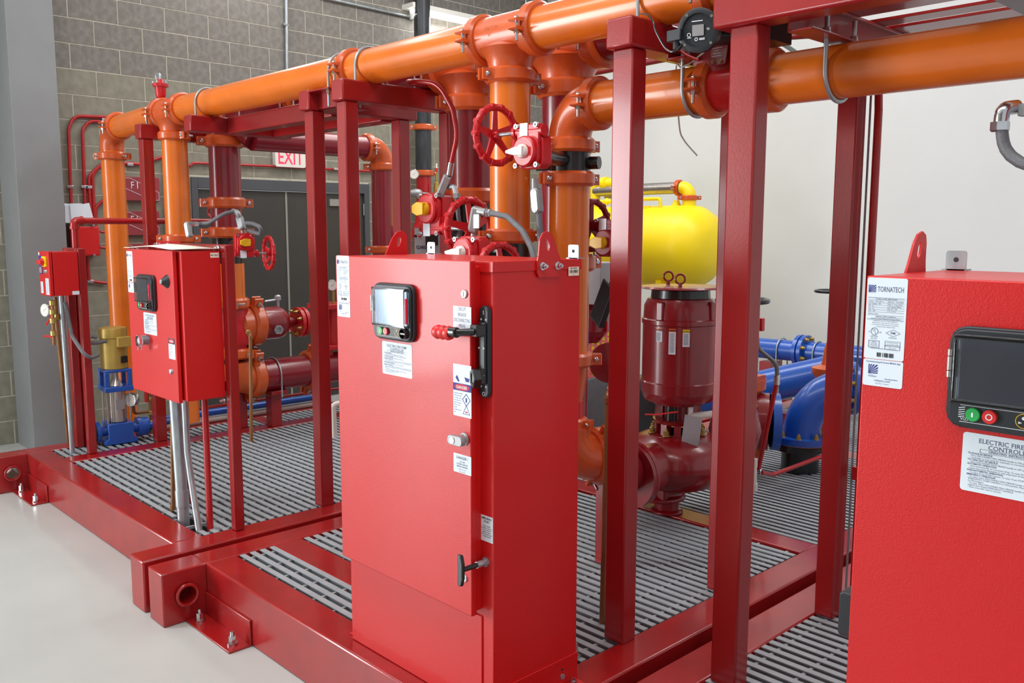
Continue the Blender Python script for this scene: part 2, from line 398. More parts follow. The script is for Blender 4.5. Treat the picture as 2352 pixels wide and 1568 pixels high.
def chan(t, x0, x1, y0, y1, z0, z1):
    put(MB().box(x0, y0, z0, x1, y1, z0+.007).box(x0, y0, z0, x0+.007, y1, z1).box(x0, y0, z1-.007, x0+.03, y1, z1), 'clamp_channel', 'frame', t, .0015)
chan(f4, -1.942, -1.865, 2.60, 2.95, 2.335, 2.43)
f5 = thing('pipe_support_frame', 'nearest red support frame, big beam crossing the top right corner', 'frame', (-1.53, 2.46, ZT))
put(MB().box(-1.625, 2.40, 2.36, .5, 2.50, 2.61), 'header_beam', 'frame', f5, .010)
put(MB().box(-1.575, 2.425, ZT-.002, -1.478, 2.500, 2.362), 'post', 'frame', f5, .007)
put(MB().box(-.205, 2.425, ZT-.002, -.13, 2.66, 2.362), 'post', 'frame', f5, .007)
put(MB().box(-1.592, 3.17, ZT-.002, -1.515, 3.245, 2.44), 'post', 'frame', f5, .006)
for a, b in ((2.80, 2.911), (3.017, 3.105), (3.152, 3.30)):
    put(MB().box(-1.62, a, 2.44, .5, b, 2.450), 'flat_bar', 'frame', f5, .001)
put(MB().box(-1.425, 2.50, 2.335, -1.345, 3.3, 2.342).box(-1.425, 2.50, 2.342, -1.418, 3.3, 2.44).box(-1.425, 2.50, 2.43, -1.395, 3.3, 2.44), 'clamp_channel', 'frame', f5, .0015)
put(MB().box(-1.0, 2.5, 2.428, -.85, 3.3, 2.438), 'tie_plate', 'column', f5, .001)

# ================================================================ pipe fittings
def rotm(axis, ear):
    a = V(axis).normalized(); e = V(ear); e = (e-a*e.dot(a)).normalized(); return Matrix((e, a.cross(e), a)).transposed()
_cp = {}
def coupling(t, p, axis, ear, r, mt='ofit'):
    key = (round(r, 4), mt)
    if key not in _cp:
        k = r/.084 if r > .07 else .8
        h = .030*k
        b = MB().ring((0, 0, 0), (0, 0, 1), [(-h, r*.995), (-h, r+.011*k), (-h*.62, r+.022*k), (h*.62, r+.022*k), (h, r+.011*k), (h, r*.995)], 36)
        for sx in (-1, 1):
            for sy in (-1, 1):
                pl = [(r*.97, 0), (r+.030*k, 0), (r+.056*k, .0), (r+.060*k, .006), (r+.056*k, .011), (r+.02*k, .014), (r*.9, .030)]
                b.add([], [])
                pts = [(sx*a, sy*(.010*k+c*k)) for a, c in pl]
                if sx*sy < 0: pts = pts[::-1]
                b.prism(pts, (0, 0, -h*.75), EX, EY, (0, 0, h*1.5))
        bo = MB()
        if 1:
            x = 0
            bo.cyl((x, -.032*k, 0), (x, .062*k, 0), .0062*k, 12)
            bo.lathe((x, -.022*k, 0), (0, -1, 0), [(0, .0125*k), (.004*k, .012*k), (.009*k, .007*k), (.011*k, .001)], 14)
            bo.lathe((x, .0215*k, 0), (0, 1, 0), [(0, .0118*k), (.0115*k, .0118*k)], 6)
        _cp[key] = (mesh(b, 'coupling', mt), mesh(bo, 'coupling_bolt', 'chrome'), r+.034*k)
    c = inst(_cp[key][0], 'coupling', t, p, rotm(axis, ear))
    for sx in (-1, 1):
        bo = bpy.data.objects.new('coupling_bolt', _cp[key][1]); COL.objects.link(bo); bo.parent = c; bo.location = (sx*_cp[key][2], 0, 0)
    return c
def pipe(t, p, q, r, mt, n=40): return put(MB().cyl(p, q, r, n), 'pipe', mt, t)
def elbow(t, c, d1, d2, r, R, mt, ext=.03):
    # elbow whose two ends leave along d1 and d2 from corner point c
    d1, d2, c = V(d1).normalized(), V(d2).normalized(), V(c); cc = c+d1*R+d2*R
    path = [c+d1*(R+ext)]
    for i in range(15):
        a = pi/2*i/14; path.append(cc-d2*R*cos(a)-d1*R*sin(a))
    path.append(c+d2*(R+ext))
    return put(MB().tube(path, r*1.05, 32), 'elbow_fitting', mt, t)
def tee(t, c, run, br, r, L, mt):
    c, run, br = V(c), V(run).normalized(), V(br).normalized()
    b = MB().cyl(c-run*L, c+run*L, r*1.05, 40)
    b.lathe(c+br*L, -br, [(0, r*1.05), (L-r*1.55, r*1.06), (L-r*1.25, r*1.13), (L-r*1.05, r*1.24), (L-r*.85, r*1.38), (L-r*.7, r*1.5), (L*.9, r*.4)], 36)
    return put(b, 'tee_fitting', mt, t, sharp=60)
def ubolt(t, c, run, r, up=1, leg=.16, ext=.03, rad=.0065):
    # rod over the pipe: legs go to -up direction
    c = V(c); s = V(run).cross(EZ).normalized(); R = r+.008
    path = [c+s*R-EZ*up*leg] + [c+s*R*cos(pi*i/16)+EZ*up*R*sin(pi*i/16) for i in range(17)] + [c-s*R-EZ*up*leg]
    return put(MB().tube(path, rad, 12), 'u_bolt', 'galv', t)
def nuts(t, pts, up=1):
    for p in pts:
        b = MB(); hexnut(b, p, (0, 0, up), .013, .012); hexnut(b, V(p)+EZ*up*.012, (0, 0, up), .012, .010); put(b, 'clamp_nut', 'chrome', t)
# ---------------- main orange header
R6 = .084; YA, ZA = 2.58, 2.533
p1 = thing('orange_header_pipe', 'long orange header pipe running over the support frames across the top left', 'pipe', (-6, YA, .3))
def hp(x): return (x, YA, ZA)
XE, XT1, XT2 = -7.17, -6.02, -2.715
elbow(p1, (XE, YA, ZA-.03), (1, 0, .02), (0, 0, -1), R6, .13, 'ofit')
pipe(p1, (XE+.16, YA, ZA-.025), (XT1-.15, YA, ZA-.005), R6, 'opipe')
tee(p1, (XT1, YA, ZA), EX, -EZ, R6, .155, 'ofit')
pipe(p1, hp(XT1+.15), hp(-3.845), R6, 'opipe'); pipe(p1, hp(-3.845), hp(XT2-.15), R6, 'opipe')
tee(p1, hp(XT2), EX, -EZ, R6, .155, 'ofit')
pipe(p1, hp(XT2+.15), hp(-1.75), R6, 'opipe'); pipe(p1, hp(-1.75), hp(1.0), R6, 'opipe')
for x in (XE+.165, XT1-.165, XT1+.165, -3.845, XT2-.16, XT2+.16, -1.75): coupling(p1, (x, YA, ZA-(.02 if x < -6.9 else 0)), EX, -EY, R6)
# drops
pipe(p1, (XE, YA, 2.38), (XE, YA, .02), R6, 'opipe'); coupling(p1, (XE, YA, 2.30), EZ, (-.72, -.69, 0), R6)
pipe(p1, (XT1, YA, ZA-.15), (XT1, YA, 1.55), R6, 'opipe'); coupling(p1, (XT1, YA, ZA-.165), EZ, (.98, .15, 0), R6); coupling(p1, (XT1, YA, 1.68), -EZ, (-.5, -.86, 0), R6)
pipe(p1, (XT2, YA, ZA-.15), (XT2, YA, 1.70), R6, 'opipe'); coupling(p1, (XT2, YA, ZA-.165), -EZ, (-.2, -.98, 0), R6); coupling(p1, (XT2, YA, 1.72), -EZ, (-.2, -.98, 0), R6)
put(MB().cyl((XT2, YA, 1.70), (XT2, YA, 1.35), R6*1.02, 36), 'valve_body', 'black', p1)
pipe(p1, (XT2, YA, 1.35), (XT2, YA, .5), R6, 'opipe'); coupling(p1, (XT2, YA, 1.36), -EZ, (-.2, -.98, 0), R6)
put(MB().cyl((XT1, YA, 1.60), (XT1, YA, 1.40), R6*1.02, 32), 'valve_body', 'black', p1)
pipe(p1, (XT1, YA, 1.40), (XT1, YA, .4), R6, 'opipe')
for x, f in ((-6.24, f1), (-5.47, f1), (-3.94, f2), (-3.70, f3), (-1.985, f4)):
    ubolt(p1, (x, YA, ZA-(.01 if x < -6.3 else 0)), EX, R6, 1, .14 if x != -3.94 else .175)
nuts(p1, [(-3.94, YA-.092, 2.44)], -1)
# ---------------- maroon second header behind, 8 inch
R8 = .1095; YB, ZB = 2.965, 2.565
p2 = thing('maroon_header_pipe', 'thick maroon header pipe with orange tees running just behind the orange header', 'pipe', (-6, YB, .3))
XL, XM, XR = -6.08, -3.40, -2.755
def hq(x): return (x, YB, ZB)
tee(p2, hq(XL), EX, -EZ, R8, .19, 'ofit'); tee(p2, hq(XM), EX, -EZ, R8, .19, 'ofit'); tee(p2, hq(XR), EX, -EZ, R8, .19, 'ofit')
pipe(p2, hq(XL+.18), hq(XM-.18), R8, 'rpipe'); pipe(p2, hq(XM+.18), hq(XR-.18), R8, 'ofit'); pipe(p2, hq(XR+.18), hq(-1.40), R8, 'rpipe')
for x in (XL+.19, -5.0, XM-.20, XM+.20, XR-.19, XR+.20): coupling(p2, hq(x), EX, -EY, R8)
for x, zl in ((XL, 1.93), (XM, 1.91), (XR, 1.60)):
    pipe(p2, (x, YB, ZB-.18), (x, YB, zl-.0), R8, 'rpipe'); coupling(p2, (x, YB, ZB-.205), -EZ, (-.22, -.97, 0), R8)
    coupling(p2, (x, YB, zl), -EZ, (-.22, -.97, 0), R8)
pipe(p2, (XL, YB, 1.93), (XL, YB, 1.73), R8, 'rpipe'); coupling(p2, (XL, YB, 1.72), -EZ, (-.22, -.97, 0), R8)
put(MB().cyl((XL, YB, 1.72), (XL, YB, 1.50), R8*1.01, 32), 'valve_body', 'black', p2)
put(MB().cyl((XM, YB, 1.91), (XM, YB, 1.62), R8*1.01, 32), 'valve_body', 'black', p2)
pipe(p2, (XL, YB, 1.50), (XL, YB, 1.21), R8, 'opipe'); coupling(p2, (XL, YB, 1.21), EZ, (.9, -.3, 0), R8)
pipe(p2, (XM, YB, 1.62), (XM, YB, .6), R8, 'rpipe'); pipe(p2, (XR, YB, 1.6), (XR, YB, .75), R8, 'rpipe')
# run turning towards the back along +Y with an orange elbow down
yb = [aX(560, 322, -5.85), aX(840, 338, -5.85)]
pipe(p2, (-5.85, 3.06, 2.375), (-5.85, 4.02, 2.375), .084, 'rpipe'); coupling(p2, (-5.85, 4.03, 2.375), EY, (1, 0, 0), .084)
elbow(p2, (-5.85, 4.165, 2.375), -EY, -EZ, .084, .115, 'ofit', .01); coupling(p2, (-5.85, 4.165, 2.23), -EZ, (-.35, -.93, 0), .084)
pipe(p2, (-5.85, 4.165, 2.22), (-5.85, 4.165, 1.57), .084, 'rpipe'); coupling(p2, (-5.85, 4.165, 1.585), -EZ, (-.35, -.93, 0), .084)
pipe(p2, (-5.85, 4.165, 1.57), (-5.85, 4.165, .8), .084, 'rpipe')
put(MB().cyl((-6.0, 3.0, 2.50), (-5.85, 3.08, 2.375), .084, 28), 'pipe', 'rpipe', p2)
for x in (-5.6, -4.9, -4.14, -3.7, -1.98): ubolt(p2, hq(x), EX, R8, 1, .15)
# ---------------- lower right orange pipe, 6 inch
YC, ZC, XC = 2.76, 2.247, -2.545
p3 = thing('orange_discharge_pipe', 'orange pipe rising beside the tall cabinet and turning right at an elbow', 'pipe', (XC, YC, .5))
elbow(p3, (XC, YC, ZC), EX, -EZ, R6, .13, 'ofit', .0)
pipe(p3, (XC+.13, YC, ZC), (-1.86, YC, ZC), R6, 'opipe'); coupling(p3, (XC+.15, YC, ZC), EX, -EY, R6)
coupling(p3, (-1.858, YC, ZC), EX, -EY, R6)
put(MB().cyl((-1.86, YC, ZC), (-1.63, YC, ZC), R6*.98, 36).ring((-1.80, YC, ZC), EX, [(-.01, R6*.9), (-.01, R6*1.0), (.1, R6*1.0), (.1, R6*.9)], 36), 'pipe', 'cab', p3, label='bright red pipe section')
coupling(p3, (-1.62, YC, ZC), EX, -EY, R6)
pipe(p3, (-1.63, YC, ZC), (1.0, YC, ZC), R6, 'opipe')
coupling(p3, (XC, YC, ZC-.155), -EZ, (-.2, -.98, 0), R6)
put(MB().cyl((XC, YC, ZC-.15), (XC, YC, 1.955), R6*.99, 36).cyl((XC-.16, YC-.03, 2.02), (XC+.11, YC+.06, 2.02), .026, 16), 'valve_body', 'black', p3)
coupling(p3, (XC, YC, 1.955), -EZ, (-.2, -.98, 0), R6)
pipe(p3, (XC, YC, 1.955), (XC, YC, 1.21), R6, 'opipe'); coupling(p3, (XC, YC, 1.20), -EZ, (-.69, -.72, 0), R6)
put(MB().lathe((XC, YC, 1.19), -EZ, [(0, R6*1.02), (.05, R6*1.02), (.17, .066), (.19, .066)], 32), 'reducer', 'ofit', p3)
put(MB().cyl((XC, YC, 1.02), (XC, YC, .90), .070, 32), 'pipe', 'rfit', p3); coupling(p3, (XC, YC, .925), EZ, (.9, .3, 0), .07)
elbow(p3, (XC, YC, .76), EZ, (.35, .93, 0), .095, .13, 'ofit', .02); coupling(p3, (XC+.055, YC+.15, .76), (.35, .93, 0), (.5, -.2, .85), .1)
put(MB().cyl((XC+.04, YC+.16, .76), (-2.685, 3.35, .56), .098, 32), 'pipe', 'rpipe', p3)
put(MB().prism([(-.055, .245), (.03, .245), (.055, .66), (-.055, .66)], (XC+.05, YC+.2, 0), EX, EZ, (0, .012, 0)), 'support_leg', 'frame', p3)
ubolt(p3, (-1.922, YC, ZC), EX, R6, -1, .15, rad=.0075); nuts(p3, [(-1.922, YC-.092, ZC+.10), (-1.922, YC+.092, ZC+.10)])
ubolt(p3, (-1.385, YC, ZC), EX, R6, -1, .17, rad=.0075); nuts(p3, [(-1.385, YC-.092, ZC+.10), (-1.385, YC+.092, ZC+.10)])
# ---------------- left pump train low pipe
p4 = thing('maroon_suction_pipe', 'maroon horizontal pipe with orange couplings low above the left grating', 'pipe', (-6.1, 3.3, ZT))
elbow(p4, (-6.1, 2.985, .645), EY, EZ, .118, .13, 'ofit', .0)
coupling(p4, (-6.1, 3.145, .645), EY, (.35, 0, .94), .124); pipe(p4, (-6.1, 3.13, .645), (-6.1, 5.2, .645), .122, 'rpipe')
coupling(p4, (-6.1, 3.62, .645), EY, (.35, 0, .94), .124)
ubolt(p4, (-6.1, 3.30, .645), EY, .122, 1, .16)
put(MB().box(-6.145, 3.255, .246, -6.055, 3.34, .50), 'support_post', 'frame', p4, .004); put(MB().box(-6.2, 3.23, .50, -6.0, 3.37, .53), 'support_saddle', 'frame', p4, .003)
put(MB().cyl((-6.1, 2.985, 1.19), (-6.1, 2.985, .86), .098, 32).lathe((-6.1, 2.985, 1.06), (0, 0, 1), [(-.16, .11), (-.13, .125), (-.02, .112), (.02, .112), (.13, .118), (.15, .105)], 32), 'check_valve', 'rfit', p4)
coupling(p4, (-6.1, 2.985, .84), EZ, (.8, .5, 0), .105)
p5 = thing('maroon_end_cap_vessel', 'maroon domed pipe cap with one orange coupling in front of the dark door', 'pipe', (-6.1, 3.2, .9))
put(MB().lathe((-6.1, 3.02, 1.04), EY, [(0, .10), (.02, .125), (.14, .128)], 36), 'pipe', 'ofit', p5)
coupling(p5, (-6.1, 3.16, 1.04), EY, (.3, 0, .95), .125)
put(MB().lathe((-6.1, 3.17, 1.04), EY, [(0, .125), (.17, .125), (.21, .115), (.24, .09), (.255, .05), (.26, .035), (.33, .032)], 36), 'domed_cap', 'motor', p5)
put(MB().ring((-5.985, 3.29, 1.0), (1, -.25, 0), [(0, .036), (.03, .036), (.03, .022), (0, .022)], 6).cyl((-5.985, 3.29, 1.0), (-5.975, 3.288, 1.0), .022, 16), 'threaded_port', 'galv', p5)
put(MB().cyl((-6.1, 3.36, 1.16), (-6.1, 3.36, 1.22), .012, 10).cyl((-6.1, 3.36, 1.215), (-6.1, 3.25, 1.205), .009, 8).lathe((-6.1, 3.36, 1.21), (0, 0, 1), [(0, .025), (.03, .025), (.04, .012)], 14), 'air_cock', 'galv', p5)
fl = MB()
for y in (3.51, 3.55): fl.cyl((-6.1, y, 1.03), (-6.1, y+.028, 1.03), .115, 32)
put(fl, 'flange', 'rfit', p5)
for k in range(8):
    a = 2*pi*(k+.5)/8; put(bolt(MB(), (-6.1+.092*cos(a), 3.505, 1.03+.092*sin(a)), (0, -1, 0), .008, .03), 'flange_bolt', 'brass', p5)
put(MB().cyl((-6.1, 3.58, 1.03), (-6.1, 3.70, 1.03), .055, 20).box(-6.22, 3.68, 1.12, -5.98, 4.1, 1.16).cyl((-6.1, 3.89, .83), (-6.1, 3.89, 1.12), .12, 28).box(-6.22, 3.68, .80, -5.98, 4.1, .835).box(-6.16, 3.7, .65, -6.04, 3.8, .81), 'strainer_body', 'rfit', p5, .004)

# ---------------- butterfly valve operators
def operator(label, c, wx, flip, knobcol, wdist=.14, s=1.0, body='rfit', wheel='rfit', plate='paper', rot=0):
    # wx: +1 handwheel towards +X, -1 towards -X; flip: worm shaft above (+1) or below (-1) the indicator knob
    c = V(c); t = thing('valve_operator', label, 'valve', c)
    T = Matrix.Translation(c) @ Matrix.Rotation(radians(rot), 4, 'Z') @ Matrix.Scale(s, 4)
    put(MB(T).prism(rrect(-.058, -.055, .058, .055, .032), (0, -.02, 0), EX, EZ, (0, .018, 0)).prism(rrect(-.066, -.062, .066, .062, .026), (0, -.002, 0), EX, EZ, (0, .05, 0)).box(-.058, -.015, min(.03*flip, .10*flip), .058, .028, max(.03*flip, .10*flip)), 'gear_housing', body, t, .004)
    put(MB(T).lathe((0, -.018, 0), (0, -1, 0), [(0, .057), (.016, .057), (.021, .051)], 32), 'indicator_cover', body, t)
    put(MB(T).cyl((-.07, .005, .075*flip), (.09*wx if wx > 0 else .07, .005, .075*flip), .021, 20).cyl((.07*wx, .005, .075*flip), (.085*wx, .005, .075*flip), .026, 20), 'worm_housing', body, t)
    put(MB(T).lathe((0, -.036, 0), (0, -1, 0), [(0, .027), (.016, .025), (.020, .022)], 24).prism([(.020, .017), (.020, -.017), (-.022, -.015), (-.068, -.005), (-.068, .005), (-.022, .015)] if knobcol == 'white' else [(.018, .022), (.018, -.022), (-.020, -.026), (-.050, -.014), (-.050, .014), (-.020, .026)], (0, -.066, 0), EX, EZ, (0, .016, 0)), 'indicator_knob', knobcol, t, .002)
    put(MB(T).prism(rrect(-.030, .045*flip if flip > 0 else -.105, .012, .105 if flip > 0 else -.045, .003, 2), (-.01, -.018, 0), EX, EZ, (0, .002, 0)), 'nameplate', plate, t)
    b = MB(T)
    for x, z in ((-.054, -.050*flip), (.054, -.050*flip), (-.052, .094*flip), (.052, .094*flip)):
        put(MB(T).ring((x, -.016, z), (0, -1, 0), [(0, .0095), (.012, .0095), (.012, .005), (0, .005)], 14).cyl((x, -.016, z), (x, -.022, z), .0055, 8), 'cap_screw', 'chrome', t)
    wc = V((wx*(.09+wdist), .005, .075*flip))
    put(MB(T).cyl((wx*.08, .005, .075*flip), wc-V((wx*.02, 0, 0)), .0075, 12), 'operator_shaft', 'galv', t)
    h = put(MB(T).torus(wc+V((-wx*.012, 0, 0)), EX, .106, .0135, 44, 12), 'handwheel', wheel, t)
    k = MB(T)
    k.lathe(wc-V((wx*.03, 0, 0)), EX*wx, [(0, .016), (.035, .022), (.045, .018)], 18)
    put(k, 'hub', wheel, h)
    for i in range(5):
        a = pi/2+.1+2*pi*i/5; d = V((0, cos(a), sin(a)))
        n = V((0, -sin(a), cos(a)))
        put(MB(T).add([wc+d*.015+n*.016, wc+d*.015-n*.016, wc-EX*wx*.012+d*.104-n*.010, wc-EX*wx*.012+d*.104+n*.010] + [p+EX*.007 for p in (wc+d*.015+n*.016, wc+d*.015-n*.016, wc-EX*wx*.012+d*.104-n*.010, wc-EX*wx*.012+d*.104+n*.010)], [(0, 1, 2, 3), (7, 6, 5, 4), (0, 4, 5, 1), (1, 5, 6, 2), (2, 6, 7, 3), (3, 7, 4, 0)]), 'spoke', wheel, h)
    nb = MB(T)
    for i in range(14):
        a = 2*pi*i/14; nb.lathe(wc+V((-wx*.012-.015, .108*cos(a), .108*sin(a))), EX, [(0, .009), (.004, .0135), (.026, .0135), (.030, .009)], 8)
    put(nb, 'rim_grips', wheel, h, kind='stuff')
    return t
o = operator('red valve gear with white pointer knob, its whole handwheel hanging left', (-2.395, 2.38, 2.035), -1, 1, 'white', .115)
put(MB().cyl((-2.40, 2.40, 2.03), (-2.52, 2.70, 2.03), .03, 18), 'valve_neck', 'black', o)
o = operator('red valve gear with yellow knob in the middle, in front of the grey box', (-3.43, 2.74, 1.845), 1, -1, 'yknob', .13, 1.25)
put(MB().cyl((-3.385, 2.76, 1.84), (-3.39, 2.86, 1.84), .03, 18), 'valve_neck', 'black', o)
o = operator('red valve gear with white knob just above the tall cabinet lid', (-2.725, 2.36, 1.655), 1, -1, 'white', .09, 1.05)
put(MB().cyl((-2.725, 2.38, 1.64), (-2.72, 2.51, 1.62), .03, 18), 'valve_neck', 'black', o)
o = operator('small red valve gear with yellow knob and handwheel before the dark door', (aY(563, 560, 2.74).x, 2.74, 1.660), 1, -1, 'yknob', .085, .95, rot=80)
put(MB().cyl((-5.49, 2.75, 1.66), (-6.0, 2.93, 1.62), .03, 18), 'valve_neck', 'black', o)
operator('maroon valve gear with yellow knob beside the yellow tank, behind the orange pipe', (-2.55, 3.02, 1.69), -1, 1, 'yknob', .02, 1.0, 'vbody', 'vbody')
t = thing('valve_operator', 'red valve gear top seen above the left cabinet under the orange drop', 'valve', (-5.95, 2.45, 1.58))
put(MB().prism(rrect(-6.03, 1.58, -5.80, 1.665, .02), (0, 2.42, 0), EX, EZ, (0, .08, 0)), 'gear_housing', 'rfit', t, .003)
for x in (-6.0, -5.83): put(bolt(MB(), (x, 2.418, 1.645), (0, -1, 0), .007, .02), 'cap_screw', 'chrome', t)

# ---------------- automatic air vent on top of the header
t = thing('air_vent_valve', 'small red air vent valve standing on the left end of the orange header', 'valve', (-6.19, YA, 2.61))
av = aY(370, 232, YA)
put(MB().lathe((av.x, YA, 2.60), EZ, [(0, .016), (.03, .016), (.04, .028), (.06, .034), (.115, .038), (.115, .052), (.135, .052), (.137, .03), (.15, .022), (.165, .018)], 24), 'vent_body', 'rfit', t)
put(MB().tube([(av.x, YA, 2.76), (av.x, YA, 2.80), (av.x-.06, YA, 2.805), (av.x-.06, YA, 2.77)], .009, 10, bend=.012), 'drain_bend', 'galv', t)
for k in range(5):
    a = 2*pi*k/5+.4; put(bolt(MB(), (av.x+.046*cos(a), YA+.046*sin(a), 2.735), (0, 0, 1), .005, .02), 'vent_bolt', 'chrome', t)

# ================================================================ control cabinets
def frontplate(mb, x0, z0, x1, z1, y, th, r=.004, n=4): return mb.prism(rrect(x0, z0, x1, z1, r, n), (0, y, 0), EX, EZ, (0, -th, 0))
def hline(mb, x0, x1, z, y, h=.0007): return mb.box(x0, y-.0004, z-h/2, x1, y, z+h/2)
def rays_logo(mb, x, z, s, y):      # square emblem of rays fanning from its lower left corner
    for i in range(7):
        a0 = radians(4+i*13.2); a1 = radians(4+i*13.2+7)
        pts = [(0, 0)]
        for a in (a0, a1):
            k = s/max(cos(a), sin(a)); pts.append((k*cos(a), k*sin(a)))
        mb.prism([(x+p[0], z+p[1]) for p in pts], (0, y, 0), EX, EZ, (0, -.0003, 0))
    return mb
def main_label(p, x, z, y, detail=True):
    """tall product label, top left corner x,z"""
    W, H = .077, .157
    st = put(frontplate(MB(), x, z-H, x+W, z, y, .0008), 'label_sticker', 'paper', p)
    yy = y-.001
    b = text(MB(), 'TORNATECH', (x+.0205, yy, z-.0265), EX, EZ, .0140, sx=.60, bold=.01)
    for k, dz in enumerate((.0385, .0425, .0475, .052, .0565, .061, .0655, .0715, .0755, .0800)):
        hline(b, x+.003 if k not in (8,) else x+.02, x+W-.004, z-dz, yy, .0006 if k in (0, 9) else .0003)
    if detail:
        text(b, 'Product # GPx-480/75/3/60', (x+W/2, yy, z-.0420), EX, EZ, .0036, 'CENTER')
        for k, (a, c) in enumerate((('Serial #   100-1-001 A', 'Mfg Date   10 Jul 2020'), ('Line Voltage   480', 'Phase 3   Freq. 60 Hz'), ('HP   75', 'Coil voltage 480/60'), ('FLA   96', 'Max. PSI   300'), ('LRA   578', '5°C to 40°C'))):
            text(b, a, (x+.004, yy, z-.0465-.0045*k), EX, EZ, .0033); text(b, c, (x+.041, yy, z-.0465-.0045*k), EX, EZ, .0033)
        text(b, 'Options: None', (x+.004, yy, z-.0702), EX, EZ, .0033)
        text(b, 'Enclosure TYPE 2 (NEMA 2)', (x+W/2, yy, z-.0752), EX, EZ, .0034, 'CENTER')
        text(b, 'Standard Surge Withstand Rating 200 kA', (x+W/2, yy, z-.0792), EX, EZ, .0034, 'CENTER')
        for k, l in enumerate(('Suitable for use on a circuit capable of', 'delivering not more than the short circuit', 'current shown, RMS symmetrical amperes,', 'at maximum line voltage rating')):
            text(b, l, (x+W/2, yy, z-.0838-.0036*k), EX, EZ, .0030, 'CENTER')
        text(b, 'Made in Canada by Tornatech Inc.', (x+W/2, yy, z-.1372), EX, EZ, .0037, 'CENTER')
    b.ring((x+.0185, yy, z-.1035), -EY, [(0, .0072), (.0003, .0072), (.0003, .0065), (0, .0065)], 26)
    text(b, 'U', (x+.0145, yy, z-.1035), EX, EZ, .0078); text(b, 'L', (x+.019, yy, z-.108), EX, EZ, .0078)
    text(b, 'C', (x+.0065, yy, z-.1065), EX, EZ, .0045); text(b, 'US', (x+.027, yy, z-.1065), EX, EZ, .0045)
    text(b, 'LISTED', (x+.0185, yy, z-.1150), EX, EZ, .0048, 'CENTER'); text(b, 'E213471', (x+.0185, yy, z-.1188), EX, EZ, .0036, 'CENTER')
    cx, cz = x+.0545, z-.1045
    for s1_, s2_ in ((1, 1), (1, -1), (-1, 1), (-1, -1)):
        b.prism([(cx+s1_*.014, cz), (cx, cz+s2_*.0068), (cx, cz+s2_*.0063), (cx+s1_*.013, cz)], (0, yy, 0), EX, EZ, (0, -.0003, 0))
    text(b, 'FM', (cx, yy, cz-.0022), EX, EZ, .0062, 'CENTER', .02, 1.2); text(b, 'APPROVED', (cx, yy, cz-.0105), EX, EZ, .0032, 'CENTER')
    def rect(a0, c0, a1, c1, h=.0004):
        hline(b, a0, a1, c0, yy, h); hline(b, a0, a1, c1, yy, h); b.box(a0, yy-.0004, c0, a0+h, yy, c1); b.box(a1-h, yy-.0004, c0, a1, yy, c1)
    rect(x+.008, z-.135, x+.029, z-.1215, .0006); rect(x+.040, z-.1365, x+.069, z-.1205); hline(b, x+.040, x+.069, z-.1285, yy, .0004)
    for k, l in enumerate(('SEISMIC', 'CERTIFIED', 'IBC/OSHPD', 'COMPLIANT')): text(b, l, (x+.0185, yy, z-.1246-.003*k), EX, EZ, .0028, 'CENTER')
    for k, l in enumerate(('ACCEPTED FOR USE', 'CITY OF NEW YORK', 'DEPARTMENT OF BUILDINGS', 'MEA-315-07-E')): text(b, l, (x+.0545, yy, z-.1242-.0034*k), EX, EZ, .0024, 'CENTER')
    put(b, 'lettering', 'ink', st)
    rays = rays_logo(MB(), x+.0030, z-.0285, .0145, yy); put(rays, 'emblem', 'blueink', st)
    bc = MB(); xx = x+.0255
    for k, wd in enumerate((3, 1, 2, 1, 1, 3, 1, 2, 2, 1, 3, 1, 1, 2, 3, 1, 2, 1, 1, 3)):
        if k % 2 == 0: bc.box(xx, yy-.0004, z-.152, xx+wd*.0010, yy, z-.144)
        xx += wd*.0010
    put(bc, 'barcode', 'inkb', st)
def app_label(p, x, z, y):
    W, H = .077, .052
    st = put(frontplate(MB(), x, z-H, x+W, z, y, .0008), 'label_sticker', 'paper', p); yy = y-.001
    b = text(MB(), 'Commissioning & Service Mobile App', (x+W/2, yy, z-.0060), EX, EZ, .0044, 'CENTER', .01)
    text(b, 'Download Now', (x+.0555, yy, z-.0375), EX, EZ, .0038, 'CENTER', .01)
    text(b, 'VIZISync', (x+.0190, yy, z-.0345), EX, EZ, .0048, 'CENTER'); text(b, 'vizisync.com', (x+W/2, yy, z-.0425), EX, EZ, .0062, 'CENTER')
    text(b, 'Powered by  Tornatech', (x+W/2, yy, z-.0472), EX, EZ, .0028, 'CENTER')
    put(b, 'lettering', 'blueink', st); put(rays_logo(MB(), x+.0105, z-.0285, .0185, yy), 'emblem', 'blueink', st)
